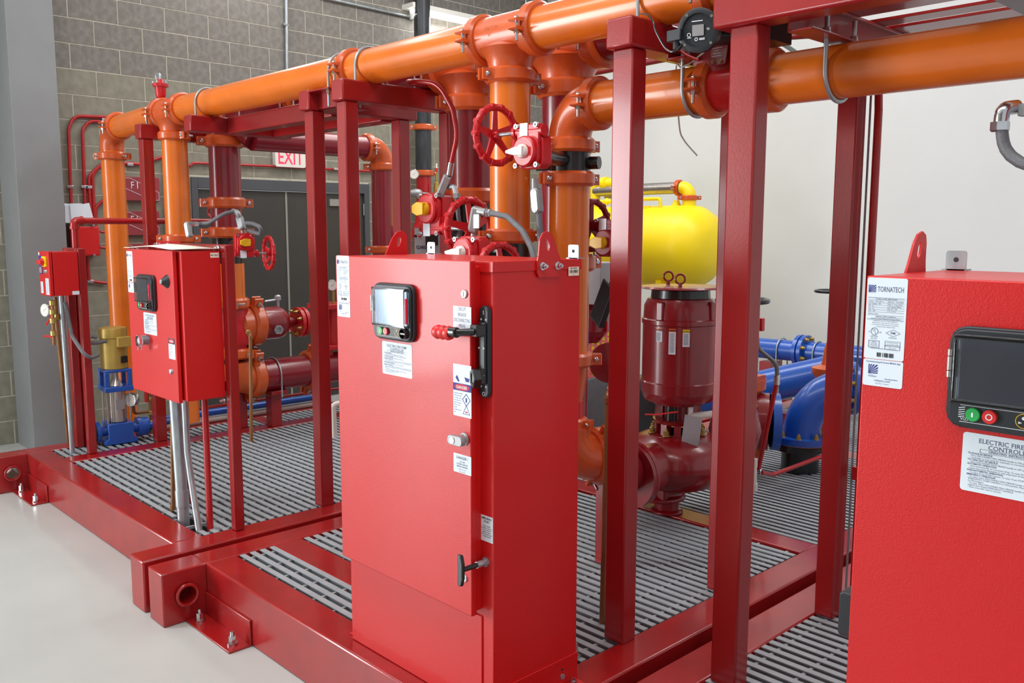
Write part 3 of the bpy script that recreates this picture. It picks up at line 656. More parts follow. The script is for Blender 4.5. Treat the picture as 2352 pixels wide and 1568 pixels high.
def instr_label(p, x, z, y, W=.160, H=.108):
    st = put(frontplate(MB(), x, z-H, x+W, z, y, .0008, .006), 'instruction_label', 'paper', p); yy = y-.001
    b = text(MB(), 'ELECTRIC FIRE PUMP', (x+W*.5, yy, z-.0165), EX, EZ, .0115, 'CENTER', .012); text(b, 'CONTROLLER', (x+W*.5, yy, z-.0265), EX, EZ, .0115, 'CENTER', .012)
    text(b, 'OPERATING  INSTRUCTIONS', (x+W*.5, yy, z-.0325), EX, EZ, .0055, 'CENTER', .02)
    for zz in (.0275, .0340): hline(b, x+.030, x+W-.030, z-zz, yy, .0004)
    b.box(x+.030, yy-.0004, z-.0340, x+.0304, yy, z-.0275)
    L = [('TO PLACE IN SERVICE', 1), ('- Place DISCONNECTING MEANS handle to ON position.', 0), ('- Controller is now ready for automatic or non-automatic operation.', 0), ('TO TAKE OUT OF SERVICE', 1),
         ('- Place DISCONNECTING MEANS handle to OFF position.', 0), ('AUTOMATIC OPERATION', 1), ('- Start automatically on a pressure drop. To stop: Press STOP button when initiating', 0), ('causes have been eliminated or wait expiration of the run period timer if provided.', 0),
         ('NON-AUTOMATIC OPERATION', 1), ('- To start: Press START button. To stop: Press STOP button.', 0), ('EMERGENCY OPERATION', 1), ('- To start: place DISCONNECTING MEANS handle to OFF position. Pull and latch', 0), ('EMERGENCY START HANDLE to ON position. Place DISCONNECTING MEANS', 0),
         ('to ON position.', 0), ('- To stop: Place DISCONNECTING MEANS handle to OFF position,', 0), ('unlatch and release EMERGENCY HANDLE.', 0), ('- Place controller back in service.', 0)]
    for k, (l, bd) in enumerate(L): text(b, l, (x+.010+(0 if bd else .003), yy, z-.0385-.0039*k), EX, EZ, .0042, bold=.03*bd)
    put(b, 'lettering', 'ink', st)
def hmi(p, x0, z0, x1, z1, y, scr='screen'):
    W, H = x1-x0, z1-z0
    bz = put(MB().prism(rrect(x0, z0, x1, z1, .028*W/.214, 3), (0, y, 0), EX, EZ, (0, -.014, 0)).prism(rrect(x0+.006, z0+.004, x1-.006, z1-.004, .024*W/.214, 3), (0, y-.014, 0), EX, EZ, (0, -.007, 0)), 'display_bezel', 'blackpl', p, .003)
    sx0, sx1, sz0, sz1 = x0+W*.10, x1-W*.13, z0+H*.29, z1-H*.115
    yf = y-.021
    put(MB().box(sx0, yf-.001, sz0, sx1, yf, sz1), 'screen', scr, bz)
    c = MB(); w_ = .008*W/.214
    for a, b_, c_, d_ in ((sx0-w_, sz0-w_, sx1+w_, sz0), (sx0-w_, sz1, sx1+w_, sz1+w_), (sx0-w_, sz0, sx0, sz1), (sx1, sz0, sx1+w_, sz1)): c.box(a, yf-.012, b_, c_, yf-.0002, d_)
    put(c, 'cover_rim', 'clear', bz, .002)
    put(MB().box(sx0-w_*.5, yf-.014, sz0-w_*.5, sx1+w_*.5, yf-.012, sz1+w_*.5), 'clear_cover', 'clear', bz)
    h = MB(); hx = x0+W*.035
    for a, b_ in ((.50, .56), (.57, .70), (.71, .77)): h.cyl((hx, yf-.005, z0+H*a), (hx, yf-.005, z0+H*b_), .0055*W/.214, 10)
    put(h, 'cover_hinge', 'steel', bz)
    put(MB().box(sx1+w_, yf-.012, sz0+H*.04, sx1+w_+.005, yf-.004, sz1-H*.12), 'cover_latch', 'redink', bz)
    zb = z0+H*.155; rb = .0125*W/.214
    for k, (fx, mt) in enumerate(((.24, 'green'), (.37, 'redb'))):
        bt = put(MB().lathe((x0+W*fx, yf, zb), -EY, [(0, rb), (.005, rb), (.007, rb*.92)], 24), 'start_button' if k == 0 else 'stop_button', mt, bz)
    ik = MB(); ik.box(x0+W*.24-.0015, yf-.0076, zb-.004, x0+W*.24+.0015, yf-.0071, zb+.004)
    ik.ring((x0+W*.37, yf-.0071, zb), -EY, [(0, .0058), (.0005, .0058), (.0005, .0042), (0, .0042)], 20)
    vx = x0+W*.62
    ik.prism([(vx-.008, zb-.001), (vx, zb-.004), (vx+.008, zb-.001), (vx+.008, zb-.005), (vx, zb-.003), (vx-.008, zb-.005)], (0, yf, 0), EX, EZ, (0, -.0006, 0)).cyl((vx, yf-.0006, zb+.005), (vx, yf, zb+.005), .003, 12)
    hline(ik, x0+W*.13, x0+W*.75, z0+H*.07, yf, .0009); hline(ik, x0+W*.13, x0+W*.75, z0+H*.235, yf, .0009)
    text(ik, 'VIZI', (x0+W*.135, yf-.0004, z0+H*.085), EX, EZ, .008*W/.214)
    for k in range(5): ik.prism([(x0+W*.12, z0+H*(.11+.022*k)), (x0+W*.17, z0+H*(.125+.022*k)), (x0+W*.17, z0+H*(.132+.022*k)), (x0+W*.12, z0+H*(.118+.022*k))], (0, yf, 0), EX, EZ, (0, -.0004, 0))
    put(ik, 'panel_print', 'whiteink', bz)
    put(MB().ring((vx, yf, zb), -EY, [(0, rb*1.05), (.0005, rb*1.05), (.0005, rb*.95), (0, rb*.95)], 28), 'yellow_ring', 'yknob', bz)
    put(MB().ring((x0+W*.83, yf, zb), -EY, [(0, rb*1.5), (.01, rb*1.4), (.012, rb*1.15), (0, rb*1.1)], 28).box(x0+W*.83-rb*1.2, yf-.010, zb-.0025, x0+W*.83+rb*1.2, yf, zb+.0025), 'horn_grille', 'black', bz)
def latch(p, x, z, y):
    put(MB().lathe((x, y, z), -EY, [(0, .0125), (.003, .0125), (.005, .011)], 24), 'door_lock', 'galv', p)
    put(MB().box(x-.0012, y-.0056, z-.008, x+.0012, y-.005, z+.008), 'lock_slot', 'inkb', p)
def lug(p, x, yc, z, s, pic=None):        # lifting lug: plate in the YZ plane on a cabinet side (s=+1 faces +X)
    pts = [(-.054, -.030), (-.046, -.046), (.046, -.046), (.054, -.030), (.054, -.005), (.040, .030), (.030, .068), (.020, .085), (0, .093), (-.020, .087), (-.034, .068), (-.046, .020), (-.054, .0)]
    hole = []
    b = MB(); n = 20
    ou = pts
    # plate with an oval slot: fan of quads between slot and outline
    import bisect
    slot = [(-.002+.009*cos(a), .052+.018*sin(a)) for a in [2*pi*k/n for k in range(n)]]
    def onto(a):
        d = (cos(a), sin(a)); best = None
        for i in range(len(ou)):
            (x1, y1), (x2, y2) = ou[i], ou[(i+1) % len(ou)]; x1 += .002; x2 += .002; y1 -= .052; y2 -= .052
            den = d[0]*(y2-y1)-d[1]*(x2-x1)
            if abs(den) < 1e-9: continue
            t = (x1*(y2-y1)-y1*(x2-x1))/den; u = (x1*d[1]-y1*d[0])/den
            if t > 0 and -1e-6 <= u <= 1+1e-6 and (best is None or t > best): best = t
        return (-.002+d[0]*best, .052+d[1]*best)
    angs = sorted([2*pi*k/n for k in range(n)]+[math.atan2(q[1]-.052, q[0]+.002) % (2*pi) for q in ou])
    o_ = [onto(a) for a in angs]; i_ = [(-.002+.009*cos(a), .052+.018*sin(a)) for a in angs]; N = len(angs)
    xs = (x+.001*s, x+.006*s); vs = [(xx, yc+q[0]+(-.012 if s > 0 else .024)*max(0, q[1])/.09, z+q[1]) for xx in xs for L in (o_, i_) for q in L]; fs = []
    for k in range(N):
        k2 = (k+1) % N; fs += [(k, N+k, N+k2, k2), (2*N+k, 2*N+k2, 3*N+k2, 3*N+k), (k, k2, 2*N+k2, 2*N+k), (N+k, 3*N+k, 3*N+k2, N+k2)]
    l = put(b.add(vs, fs), 'lifting_lug', 'cab', p)
    for dy in (-.033, .033): put(bolt(MB(), (xs[1], yc+dy, z-.012), (s, 0, 0), .0065, .02), 'lug_bolt', 'chrome', l)
def cabinet(label, x0, x1, yf, yb, z0, zt, zd, full):
    t = thing('pump_controller', label, 'cabinet', ((x0+x1)/2, (yf+yb)/2, z0))
    put(MB().box(x0, yf+.045, z0, x1, yb, zt-.002).box(x0+.015, yf+.021, zd+.01, x1-.055, yf+.047, zt-.01), 'body', 'cab', t, .004)
    put(MB().box(x0+.002, yf+.041, zt-.028, x1+.003, yb+.003, zt+.004), 'lid', 'cab', t, .002)
    put(MB().box(x0+.003, yf+.040, z0, x1-.05, yf+.047, zd-.01), 'base_front', 'cab', t, .002)
    put(MB().box(x0+.012, yf, zd, x1-.050, yf+.022, zt+.006), 'door', 'cab', t, .003)
    lug(t, x0, yb-.15, zt-.002, -1); lug(t, x1+.003, yb-.15, zt-.002, 1)
    for x in (x0+.03, x1-.02): put(MB().prism(rrect(x-.022, zt+.004, x+.022, zt+.048, .006, 3), (0, yb-.01, 0), EX, EZ, (0, -.003, 0)).cyl((x, yb-.0132, zt+.028), (x, yb-.0128, zt+.028), .0001, 6).box(x-.030, yb-.013, zt+.004, x+.022, yb+.02, zt+.007), 'wall_bracket', 'galv', t); put(MB().cyl((x, yb-.0136, zt+.028), (x, yb-.013, zt+.028), .0055, 14), 'bracket_hole', 'inkb', t)
    return t
c1 = cabinet('tall red pump controller cabinet in the centre with black breaker handle on its edge', -2.662, -1.890, 1.685, 2.105, ZT+.002, 1.652, .580, True)
Y1 = 1.685; X1 = -2.645
main_label(c1, X1+.003, 1.658, Y1); app_label(c1, X1+.003, 1.500, Y1); instr_label(c1, X1+.264, 1.386, Y1)
hmi(c1, X1+.240, 1.395, X1+.452, 1.577, Y1, 'led')
latch(c1, X1+.680, 1.561, Y1); latch(c1, X1+.673, .694, Y1)
st = put(frontplate(MB(), X1+.628, 1.455, X1+.709, 1.524, Y1, .0008, .001, 1), 'breaker_label', 'paper', c1)
b = MB()
for k, l in enumerate(('CIRCUIT', 'BREAKER', 'DISCONNECTING', 'MEANS')): text(b, l, (X1+.6685, Y1-.001, 1.511-.0165*k), EX, EZ, .0150, 'CENTER', sx=.62)
put(b, 'lettering', 'ink', st)
st = put(frontplate(MB(), X1+.626, 1.194, X1+.708, 1.351, Y1, .0008, .001, 1), 'danger_label', 'paper', c1)
put(MB().box(X1+.626, Y1-.0014, 1.272, X1+.708, Y1-.0008, 1.294), 'black_band', 'blueink', st)
e = MB(); e.lathe((0, 0, 0), -EY, [(0, 1), (.0004, 1)], 28); e.v = [V((X1+.667+p.x*.034, Y1-.0014+p.y, 1.283+p.z*.0095)) for p in e.v]; put(e, 'danger_oval', 'redink', st)
put(text(MB(), 'DANGER', (X1+.667, Y1-.0022, 1.2785), EX, EZ, .0125, 'CENTER', .02, .95), 'danger_lettering', 'whiteink', st)
b = MB()
for k in range(9): text(b, ('Hazardous voltage.', 'Will cause death', 'or serious injury.', 'Turn off power', 'before opening.', 'Electric shock', 'hazard.', 'Qualified person', 'only.')[k], (X1+.629, Y1-.001, 1.262-.0072*k), EX, EZ, .0052)
for cx, cz, q in ((X1+.686, 1.247, 4), (X1+.686, 1.213, 3)):
    rr = .019; n_ = q; a0 = pi/2
    P_ = [(cx+rr*cos(a0+2*pi*i/n_), cz+rr*sin(a0+2*pi*i/n_)) for i in range(n_)]; Q_ = [(cx+rr*.86*cos(a0+2*pi*i/n_), cz+rr*.86*sin(a0+2*pi*i/n_)) for i in range(n_)]
    for i in range(n_): j = (i+1) % n_; b.prism([P_[i], P_[j], Q_[j], Q_[i]], (0, Y1-.001, 0), EX, EZ, (0, -.0003, 0))
b.box(X1+.683, Y1-.0013, 1.240, X1+.689, Y1-.001, 1.253).prism([(X1+.637, 1.310), (X1+.645, 1.318), (X1+.655, 1.300), (X1+.650, 1.298)], (0, Y1-.001, 0), EX, EZ, (0, -.0003, 0)).prism([(X1+.678, 1.315), (X1+.700, 1.312), (X1+.698, 1.302), (X1+.684, 1.302)], (0, Y1-.001, 0), EX, EZ, (0, -.0003, 0))
put(b, 'lettering', 'blueink', st)
put(MB().prism([(X1+.682, 1.208), (X1+.690, 1.208), (X1+.691, 1.214), (X1+.686, 1.211), (X1+.681, 1.214)], (0, Y1-.001, 0), EX, EZ, (0, -.0003, 0)), 'flame_mark', 'redink', st)
st = put(frontplate(MB(), X1+.625, 1.020, X1+.706, 1.078, Y1, .0008, .001, 1), 'danger_label', 'paper', c1)
b = text(MB(), 'DANGER !', (X1+.6655, Y1-.001, 1.063), EX, EZ, .0115, 'CENTER', .02)
for k, l in enumerate(('CUT OFF', 'POWER SOURCES', 'BEFORE OPENING', 'Couper les sources', 'avant ouverture')): text(b, l, (X1+.6655, Y1-.001, 1.053-.0075*k), EX, EZ, (.0062 if k < 3 else .0045), 'CENTER', .02 if k < 3 else 0)
put(b, 'lettering', 'ink', st)
put(MB().lathe((X1+.676, Y1, 1.128), -EY, [(0, .020), (.004, .020), (.005, .014), (.022, .014)], 24).prism(rrect(X1+.640, 1.113, X1+.706, 1.143, .012, 3), (0, Y1-.022, 0), EX, EZ, (0, -.016, 0)), 'selector_knob', 'alum', c1, .003)
put(MB().lathe((X1+.664, Y1-.039, 1.128), -EY, [(0, .010), (.001, .010)], 20), 'knob_badge', 'white', c1)
# breaker handle unit on the body edge beside the door
YB1 = 1.7295
bp = put(MB().prism(rrect(X1+.710, 1.256, X1+.750, 1.528, .019, 6), (0, YB1, 0), EX, EZ, (0, -.016, 0)).prism(rrect(X1+.716, 1.30, X1+.744, 1.48, .004, 3), (0, YB1-.016, 0), EX, EZ, (0, -.008, 0)), 'breaker_plate', 'blackpl', c1, .003)
put(MB().box(X1+.714, YB1-.055, 1.440, X1+.744, YB1-.02, 1.475).tube([(X1+.73, YB1-.05, 1.455), (X1+.705, YB1-.085, 1.453), (X1+.69, YB1-.09, 1.453)], .011, 12).cyl((X1+.70, YB1-.09, 1.453), (X1+.64, YB1-.09, 1.451), .0155, 18), 'breaker_handle', 'black', bp, .003)
g = MB()
for k in range(3): g.lathe((X1+.672-.024*k, YB1-.09, 1.448), (-1, 0, 0), [(0, .0175), (.011, .0215), (.023, .0175)], 20)
put(g, 'red_grip', 'redb', bp)
put(MB().ring((X1+.728, YB1-.045, 1.318), (-.5, -1, 0), [(-.012, .030), (.012, .030), (.012, .018), (-.012, .018)], 5).box(X1+.716, YB1-.05, 1.30, X1+.742, YB1-.01, 1.345), 'padlock_hasp', 'black', bp, .002)
b = MB().box(X1+.7290, YB1-.0166, 1.502, X1+.7310, YB1-.016, 1.514).ring((X1+.730, YB1-.016, 1.268), -EY, [(0, .0062), (.0005, .0062), (.0005, .0046), (0, .0046)], 20)
for z in (1.488, 1.405, 1.325, 1.290):
    for dx in (-.010, .010): b.ring((X1+.730+dx, YB1-.0245 if 1.3 < z < 1.48 else YB1-.016, z), -EY, [(0, .0032), (.0007, .0032), (.0007, .0016), (0, .0016)], 12)
put(b, 'plate_marks', 'whiteink', bp)
st = put(frontplate(MB(), X1+.698, .812, X1+.752, .892, 1.7298, .0008, .001, 1), 'emergency_label', 'paper', c1)
b = text(MB(), 'EMERGENCY', (X1+.725, 1.7285, .881), EX, EZ, .0088, 'CENTER', .02, .9); text(b, 'START', (X1+.725, 1.7285, .871), EX, EZ, .0088, 'CENTER', .02, .9)
for k, l in enumerate(('Pull out handle', 'completely to start and', 'latch clockwise if', 'latching required.', 'Use two hands to pull', 'handle if needed')): text(b, l, (X1+.725, 1.7285, .859-.0065*k), EX, EZ, .0052, 'CENTER', .01)
put(b, 'lettering', 'inkb', st)
put(MB().cyl((X1+.722, 1.7295, .748), (X1+.722, 1.63, .748), .008, 14).prism([(X1+.712, .700), (X1+.728, .700), (X1+.735, .725), (X1+.735, .771), (X1+.728, .796), (X1+.712, .796)], (0, 1.634, 0), EX, EZ, (0, -.012, 0)), 'emergency_pull_handle', 'black', c1, .003)
put(MB().lathe((X1+.722, 1.7295, .748), -EY, [(0, .015), (.008, .015)], 6).cyl((X1+.722, 1.722, .748), (X1+.722, 1.69, .748), .010, 14), 'handle_nut', 'galv', c1)
put(MB().box(-1.8895, 1.715, ZT+.002, -1.884, 2.105, .345), 'plinth_side', 'cab', c1, .001)
put(MB().box(-1.89, 1.99, ZT+.002, -1.845, 2.10, ZT+.008), 'foot_tab', 'cab', c1, .001)
for z in (.285, .310): put(MB().lathe((-1.884, 2.03, z), EX, [(0, .009 if z < .3 else .003), (.004, .009 if z < .3 else .003)], 12), 'plinth_bolt', 'galv' if z < .3 else 'inkb', c1)
put(bolt(MB(), (-1.862, 2.06, ZT+.008), EZ, .009, .022), 'foot_bolt', 'chrome', c1)
put(MB().box(-2.70, 1.74, ZT+.002, -2.662, 1.80, ZT+.008), 'foot_tab', 'cab', c1, .001); put(bolt(MB(), (-2.68, 1.765, ZT+.008), EZ, .007, .02), 'foot_bolt', 'chrome', c1)
sb = put(MB().box(-1.8865, 2.045, 1.604, -1.886, 2.093, 1.632), 'serial_label', 'cream', c1)
b = text(MB(), 'M2118024', (-1.8860, 2.069, 1.6250), EY, EZ, .007, 'CENTER', .03); text(b, '00001', (-1.8860, 2.069, 1.6065), EY, EZ, .005, 'CENTER')
for k in range(18): b.box(-1.8862, 2.050+.0021*k, 1.613, -1.8858, 2.050+.0021*k+random.choice((.0008, .0014)), 1.622)
put(b, 'lettering', 'inkb', sb)
# galvanised L bracket at the rear right foot and grey loop at left side
t = thing('angle_clip', 'small bright steel clip with a hole, on the grating behind the cabinet foot', 'bracket', (-1.98, 2.20, ZT))
put(MB().box(-2.02, 2.20, ZT, -1.985, 2.24, ZT+.005).prism(rrect(2.165, ZT, 2.215, ZT+.065, .012, 3), (-1.985, 0, 0), EY, EZ, (.004, 0, 0)).cyl((-1.984, 2.19, ZT+.04), (-1.980, 2.19, ZT+.04), .006, 12), 'clip_plate', 'chrome', t)

c3 = cabinet('red pump controller cabinet cut by the right edge of the photo', -.782, -.04, 1.685, 2.10, ZT+.002, 1.655, .40, True)
main_label(c3, -.767, 1.658, Y1); app_label(c3, -.767, 1.500, Y1); instr_label(c3, -.575, 1.386, Y1)
hmi(c3, -.604, 1.395, -.392, 1.579, Y1)
t = put(MB().prism(rrect(-.822, .893, -.780, .990, .008, 3), (0, 1.80, 0), EX, EZ, (0, -.055, 0)), 'louvre_box', 'blackpl', c3, .004)
latch(c3, -.10, 1.561, Y1)

# ---------------- left mid cabinet
c2 = thing('pump_controller', 'red wall mounted controller cabinet with cream paper on top, on the left skid', 'cabinet', (-4.4, 1.85, .925))
put(MB().box(-4.705, 1.762, .925, -4.095, 1.955, 1.643), 'body', 'cab', c2, .003)
put(MB().box(-4.703, 1.735, .915, -4.130, 1.755, 1.645), 'door', 'cab', c2, .003)
Y2 = 1.735; X2 = -4.70
main_label(c2, X2-.0+.002, 1.634, Y2, False); app_label(c2, X2+.002, 1.474, Y2); instr_label(c2, X2+.187, 1.331, Y2)
hmi(c2, X2+.152, 1.342, X2+.364, 1.522, Y2)
put(MB().lathe((X2+.497, Y2, 1.498), -EY, [(0, .033), (.006, .030), (.022, .016), (.030, .014)], 24), 'siren', 'blackpl', c2); put(MB().lathe((X2+.497, Y2-.030, 1.498), -EY, [(0, .012), (.003, .010)], 16), 'siren_face', 'alum', c2)
put(MB().lathe((X2+.225, Y2, 1.192), -EY, [(0, .026), (.05, .030), (.055, .026)], 20).box(X2+.215, Y2-.055, 1.145, X2+.238, Y2-.035, 1.18), 'clear_knob_cover', 'clear', c2, .003)
put(MB().cyl((X2+.225, Y2, 1.192), (X2+.225, Y2-.03, 1.192), .014, 14), 'selector_knob', 'alum', c2)
st = put(frontplate(MB(), X2+.479, 1.125, X2+.553, 1.226, Y2, .0008, .001, 1), 'danger_label', 'paper', c2)
put(MB().box(X2+.479, Y2-.0014, 1.199, X2+.553, Y2-.0008, 1.226), 'black_band', 'inkb', st)
e = MB(); e.lathe((0, 0, 0), -EY, [(0, 1), (.0004, 1)], 24); e.v = [V((X2+.516+p.x*.030, Y2-.0014+p.y, 1.2125+p.z*.0105)) for p in e.v]; put(e, 'danger_oval', 'redink', st)
put(text(MB(), 'DANGER', (X2+.516, Y2-.0022, 1.208), EX, EZ, .0115, 'CENTER', .02, .9), 'danger_lettering', 'whiteink', st)
b = MB()
for k in range(8): text(b, ('Hazardous voltage.', 'Will cause death', 'or serious injury.', 'Turn off power', 'before opening', 'this enclosure.', 'Qualified', 'persons only.')[k], (X2+.483, Y2-.001, 1.190-.0078*k), EX, EZ, .0062)
put(b, 'lettering', 'ink', st)
put(MB().lathe((X2+.502, Y2, 1.064), -EY, [(0, .014), (.010, .012), (.012, .008)], 18), 'door_lock', 'galv', c2)
sb = put(MB().box(-4.0945, 1.905, 1.610, -4.094, 1.948, 1.634), 'serial_label', 'cream', c2); put(text(MB(), 'M2118021', (-4.0935, 1.9265, 1.619), EY, EZ, .009, 'CENTER', .02), 'lettering', 'inkb', sb)
t = thing('cabinet_stand', 'red tube stand holding the left controller cabinet with zinc bolts', 'stand', (-4.07, 1.98, ZT))
for x in (-4.098, -4.70): put(MB().box(x, 1.958, ZT+.001, x+.050, 2.008, 1.672), 'post', 'frame', t, .006)
put(MB().box(-4.66, 1.958, 1.622, -4.09, 2.008, 1.672), 'top_rail', 'frame', t, .006)
put(MB().box(-4.66, 1.962, .95, -4.09, 2.004, 1.0), 'lower_rail', 'frame', t, .005)
for z in (1.652, .905): put(bolt(MB(), (-4.115, 1.955, z), (0, -1, 0), .009, .02), 'mounting_bolt', 'chrome', t)
# folded cream paper on the cabinet
pp = MB(); n = 14
for i in range(n+1):
    q = i/n; x = -4.69+.60*q; wv = .013*sin(q*pi*1.0)**2*(1.4-q)+.004
    for (yy, dz) in ((1.72+.02*sin(q*3), 0), (1.85, wv), (1.95, .002)): pp.v.append(V((x, yy, 1.6475+wv*.8+dz*.6)))
pp.f = [(i*3+j, i*3+j+1, i*3+j+4, i*3+j+3) for i in range(n) for j in range(2)]
o = put(pp, 'paper_sheet', 'cream', label='curled cream paper sheet lying on top of the left controller cabinet', cat='paper')
o.modifiers.new('solid', 'SOLIDIFY').thickness = .003

# ---------------- small far left controller
c4 = thing('jockey_controller', 'small red control box with yellow and red rotary switch, at far left', 'cabinet', (-6.22, 1.85, 1.32))
put(MB().box(-6.335, 1.80, 1.318, -6.125, 1.95, 1.600), 'body', 'cab', c4, .003); put(MB().box(-6.335, 1.775, 1.316, -6.128, 1.796, 1.602), 'door', 'cab', c4, .003)
put(frontplate(MB(), -6.322, 1.455, -6.262, 1.575, 1.775, .002, .01), 'keypad', 'blueink', c4); put(frontplate(MB(), -6.318, 1.462, -6.268, 1.50, 1.7728, .001, .006), 'keypad_lower', 'greycab', c4)
put(frontplate(MB(), -6.235, 1.505, -6.165, 1.570, 1.775, .012, .004), 'switch_plate', 'yellow', c4, .002); put(MB().lathe((-6.205, 1.763, 1.535), -EY, [(0, .026), (.014, .024)], 20).box(-6.245, 1.735, 1.522, -6.165, 1.750, 1.548), 'rotary_switch', 'redb', c4, .003)
put(MB().lathe((-6.19, 1.775, 1.475), -EY, [(0, .014), (.012, .010)], 16), 'door_lock', 'galv', c4)
for a in ((-6.318, 1.33, -6.27, 1.405), (-6.215, 1.325, -6.15, 1.43), (-6.328, 1.575, -6.308, 1.595)):
    st = put(frontplate(MB(), a[0], a[1], a[2], a[3], 1.775, .0008, .001, 1), 'label_sticker', 'paper', c4)
    if a[3]-a[1] > .05:
        b = MB()
        for k in range(int((a[3]-a[1])/.008)-1): hline(b, a[0]+.005, a[2]-.006-random.uniform(0, .015), a[3]-.008*(k+1), 1.774, .002)
        put(b, 'lettering', 'ink', st)
put(MB().box(-6.1245, 1.905, 1.322, -6.124, 1.948, 1.345), 'label_sticker', 'paper', c4)
t = thing('box_stand', 'red inverted U tube stand behind the small far left control box', 'stand', (-6.18, 1.99, ZT))
put(MB().box(-6.205, 1.96, ZT+.001, -6.15, 2.01, 1.62), 'post', 'frame', t, .006); put(MB().box(-6.46, 1.96, ZT+.001, -6.395, 2.01, 1.62), 'post', 'frame', t, .006); put(MB().box(-6.40, 1.96, 1.57, -6.20, 2.01, 1.62), 'top_rail', 'frame', t, .006)

# ================================================================ vertical motor and pump on the middle skid
MX, MY = -2.715, 3.80
pm = thing('fire_pump', 'maroon vertical motor and pump standing on the cross rail of the middle skid', 'pump', (MX, MY, ZT))
put(MB().lathe((MX, MY, 0), EZ, [(.905, .150), (.91, .196), (.965, .199), (.97, .191), (1.262, .191), (1.268, .197), (1.290, .197), (1.295, .189), (1.36, .186), (1.395, .168), (1.41, .12)], 48), 'motor_frame', 'motor', pm)
put(MB().lathe((MX, MY, 0), EZ, [(1.375, .155), (1.44, .150), (1.444, .10)], 40), 'air_inlet_skirt', 'black', pm)
put(MB().lathe((MX, MY, 0), EZ, [(1.447, .212), (1.450, .214), (1.458, .205), (1.466, .06)], 48), 'rain_cap', 'motor', pm)
put(MB().lathe((MX, MY, 0), EZ, [(.865, .175), (.88, .185), (.912, .19)], 44).lathe((MX, MY, 0), EZ, [(.845, .13), (.866, .135)], 40), 'end_bell', 'motor', pm)
for k in range(4):
    a = .3+pi/2*k; put(MB().box(-.022, .180, 1.02, .022, .204, 1.40), 'frame_rib', 'motor', pm) if False else None
    b = MB(Matrix.Translation((MX, MY, 0)) @ Matrix.Rotation(a+2.9, 4, 'Z')); b.box(-.02, .150, 1.29, .02, .196, 1.385); put(b, 'frame_rib', 'motor', pm, .006)
for c in (aY(1535, 652, 3.78), aY(1562, 659, 3.70)):
    b = MB(); b.torus(c+EZ*.040, (.65, -.75, 0), .024, .0055, 24, 8); b.cyl(c-EZ*.03, c+EZ*.018, .010, 12); put(b, 'lifting_eye', 'motor', pm)
b = MB().cyl((MX+.18, MY+.10, 1.38), (MX+.18, MY+.10, 1.47), .007, 8).lathe((MX+.18, MY+.10, 1.47), EZ, [(0, .012), (.02, .012), (.03, .004)], 10); put(b, 'cap_stud', 'motor', pm)
b = MB()
for k in range(10):
    a = 2*pi*k/10; b.add([], []); bb = MB(Matrix.Translation((MX, MY, 0)) @ Matrix.Rotation(a, 4, 'Z')); bb.box(-.018, .082, .68, .018, .120, .745); b.add([p for p in bb.v], bb.f)
b.lathe((MX, MY, 0), EZ, [(.66, .155), (.685, .155), (.69, .12)], 36).lathe((MX, MY, 0), EZ, [(.742, .12), (.762, .13), (.765, .10)], 36)
put(b, 'pump_bracket', 'motor', pm)
put(MB().cyl((MX, MY, .76), (MX, MY, .86), .070, 30).box(MX-.11, MY-.05, .755, MX-.06, MY+.05, .87).box(MX+.06, MY-.02, .755, MX+.11, MY+.05, .87), 'lantern_ring', 'motor', pm)
put(MB().cyl((MX+.01, MY-.07, .76), (MX+.01, MY-.07, .855), .030, 24), 'coupling_sleeve', 'black', pm)
for k in range(8):
    a = 2*pi*k/8+.2; put(bolt(MB(), (MX+.138*cos(a), MY+.138*sin(a), .690), EZ, .011, .034), 'bracket_bolt', 'brass', pm)
b = MB().lathe((MX, MY, 0), EZ, [(.38, .10), (.42, .20), (.48, .26), (.525, .285), (.56, .285), (.61, .27), (.65, .235), (.68, .17), (.69, .10)], 56)
b.ring((MX, MY, .53), EZ, [(0, .28), (0, .292), (.018, .292), (.018, .28)], 56)
put(b, 'volute', 'motor', pm)
put(MB().tube([(-2.69, 3.40, .545), (-2.69, 3.55, .545), (-2.74, 3.75, .55)], .118, 28, bend=.12), 'suction_branch', 'motor', pm)
put(MB().cyl((-2.69, 3.385, .545), (-2.69, 3.41, .545), .165, 40).cyl((-2.685, 3.35, .545), (-2.685, 3.375, .545), .165, 40), 'suction_flange', 'motor', pm)
put(MB().box(MX-.235, MY-.10, .33, MX+.0, MY+.06, .47).lathe((MX-.10, MY, 0), EZ, [(.31, .135), (.33, .135), (.345, .115), (.46, .115)], 28).cyl((MX-.05, MY-.01, .25), (MX-.05, MY-.01, .32), .065, 22).lathe((MX-.05, MY-.01, ZT+.001), EZ, [(0, .09), (.012, .085), (.02, .066)], 24), 'pump_foot', 'motor', pm, .006)
put(MB().lathe((MX+.16, MY+.30, 0), EZ, [(.50, .05), (.58, .12), (.68, .14), (.78, .12), (.85, .07)], 36), 'impeller_housing', 'motor', pm)
pl = put(MB(Matrix.Translation((MX+.155, MY-.11, .64)) @ Matrix.Rotation(radians(20), 4, 'Z') @ Matrix.Rotation(radians(6), 4, 'Y')).box(-.045, -.001, 0, .045, .001, .175), 'data_plate', 'greycab', pm)
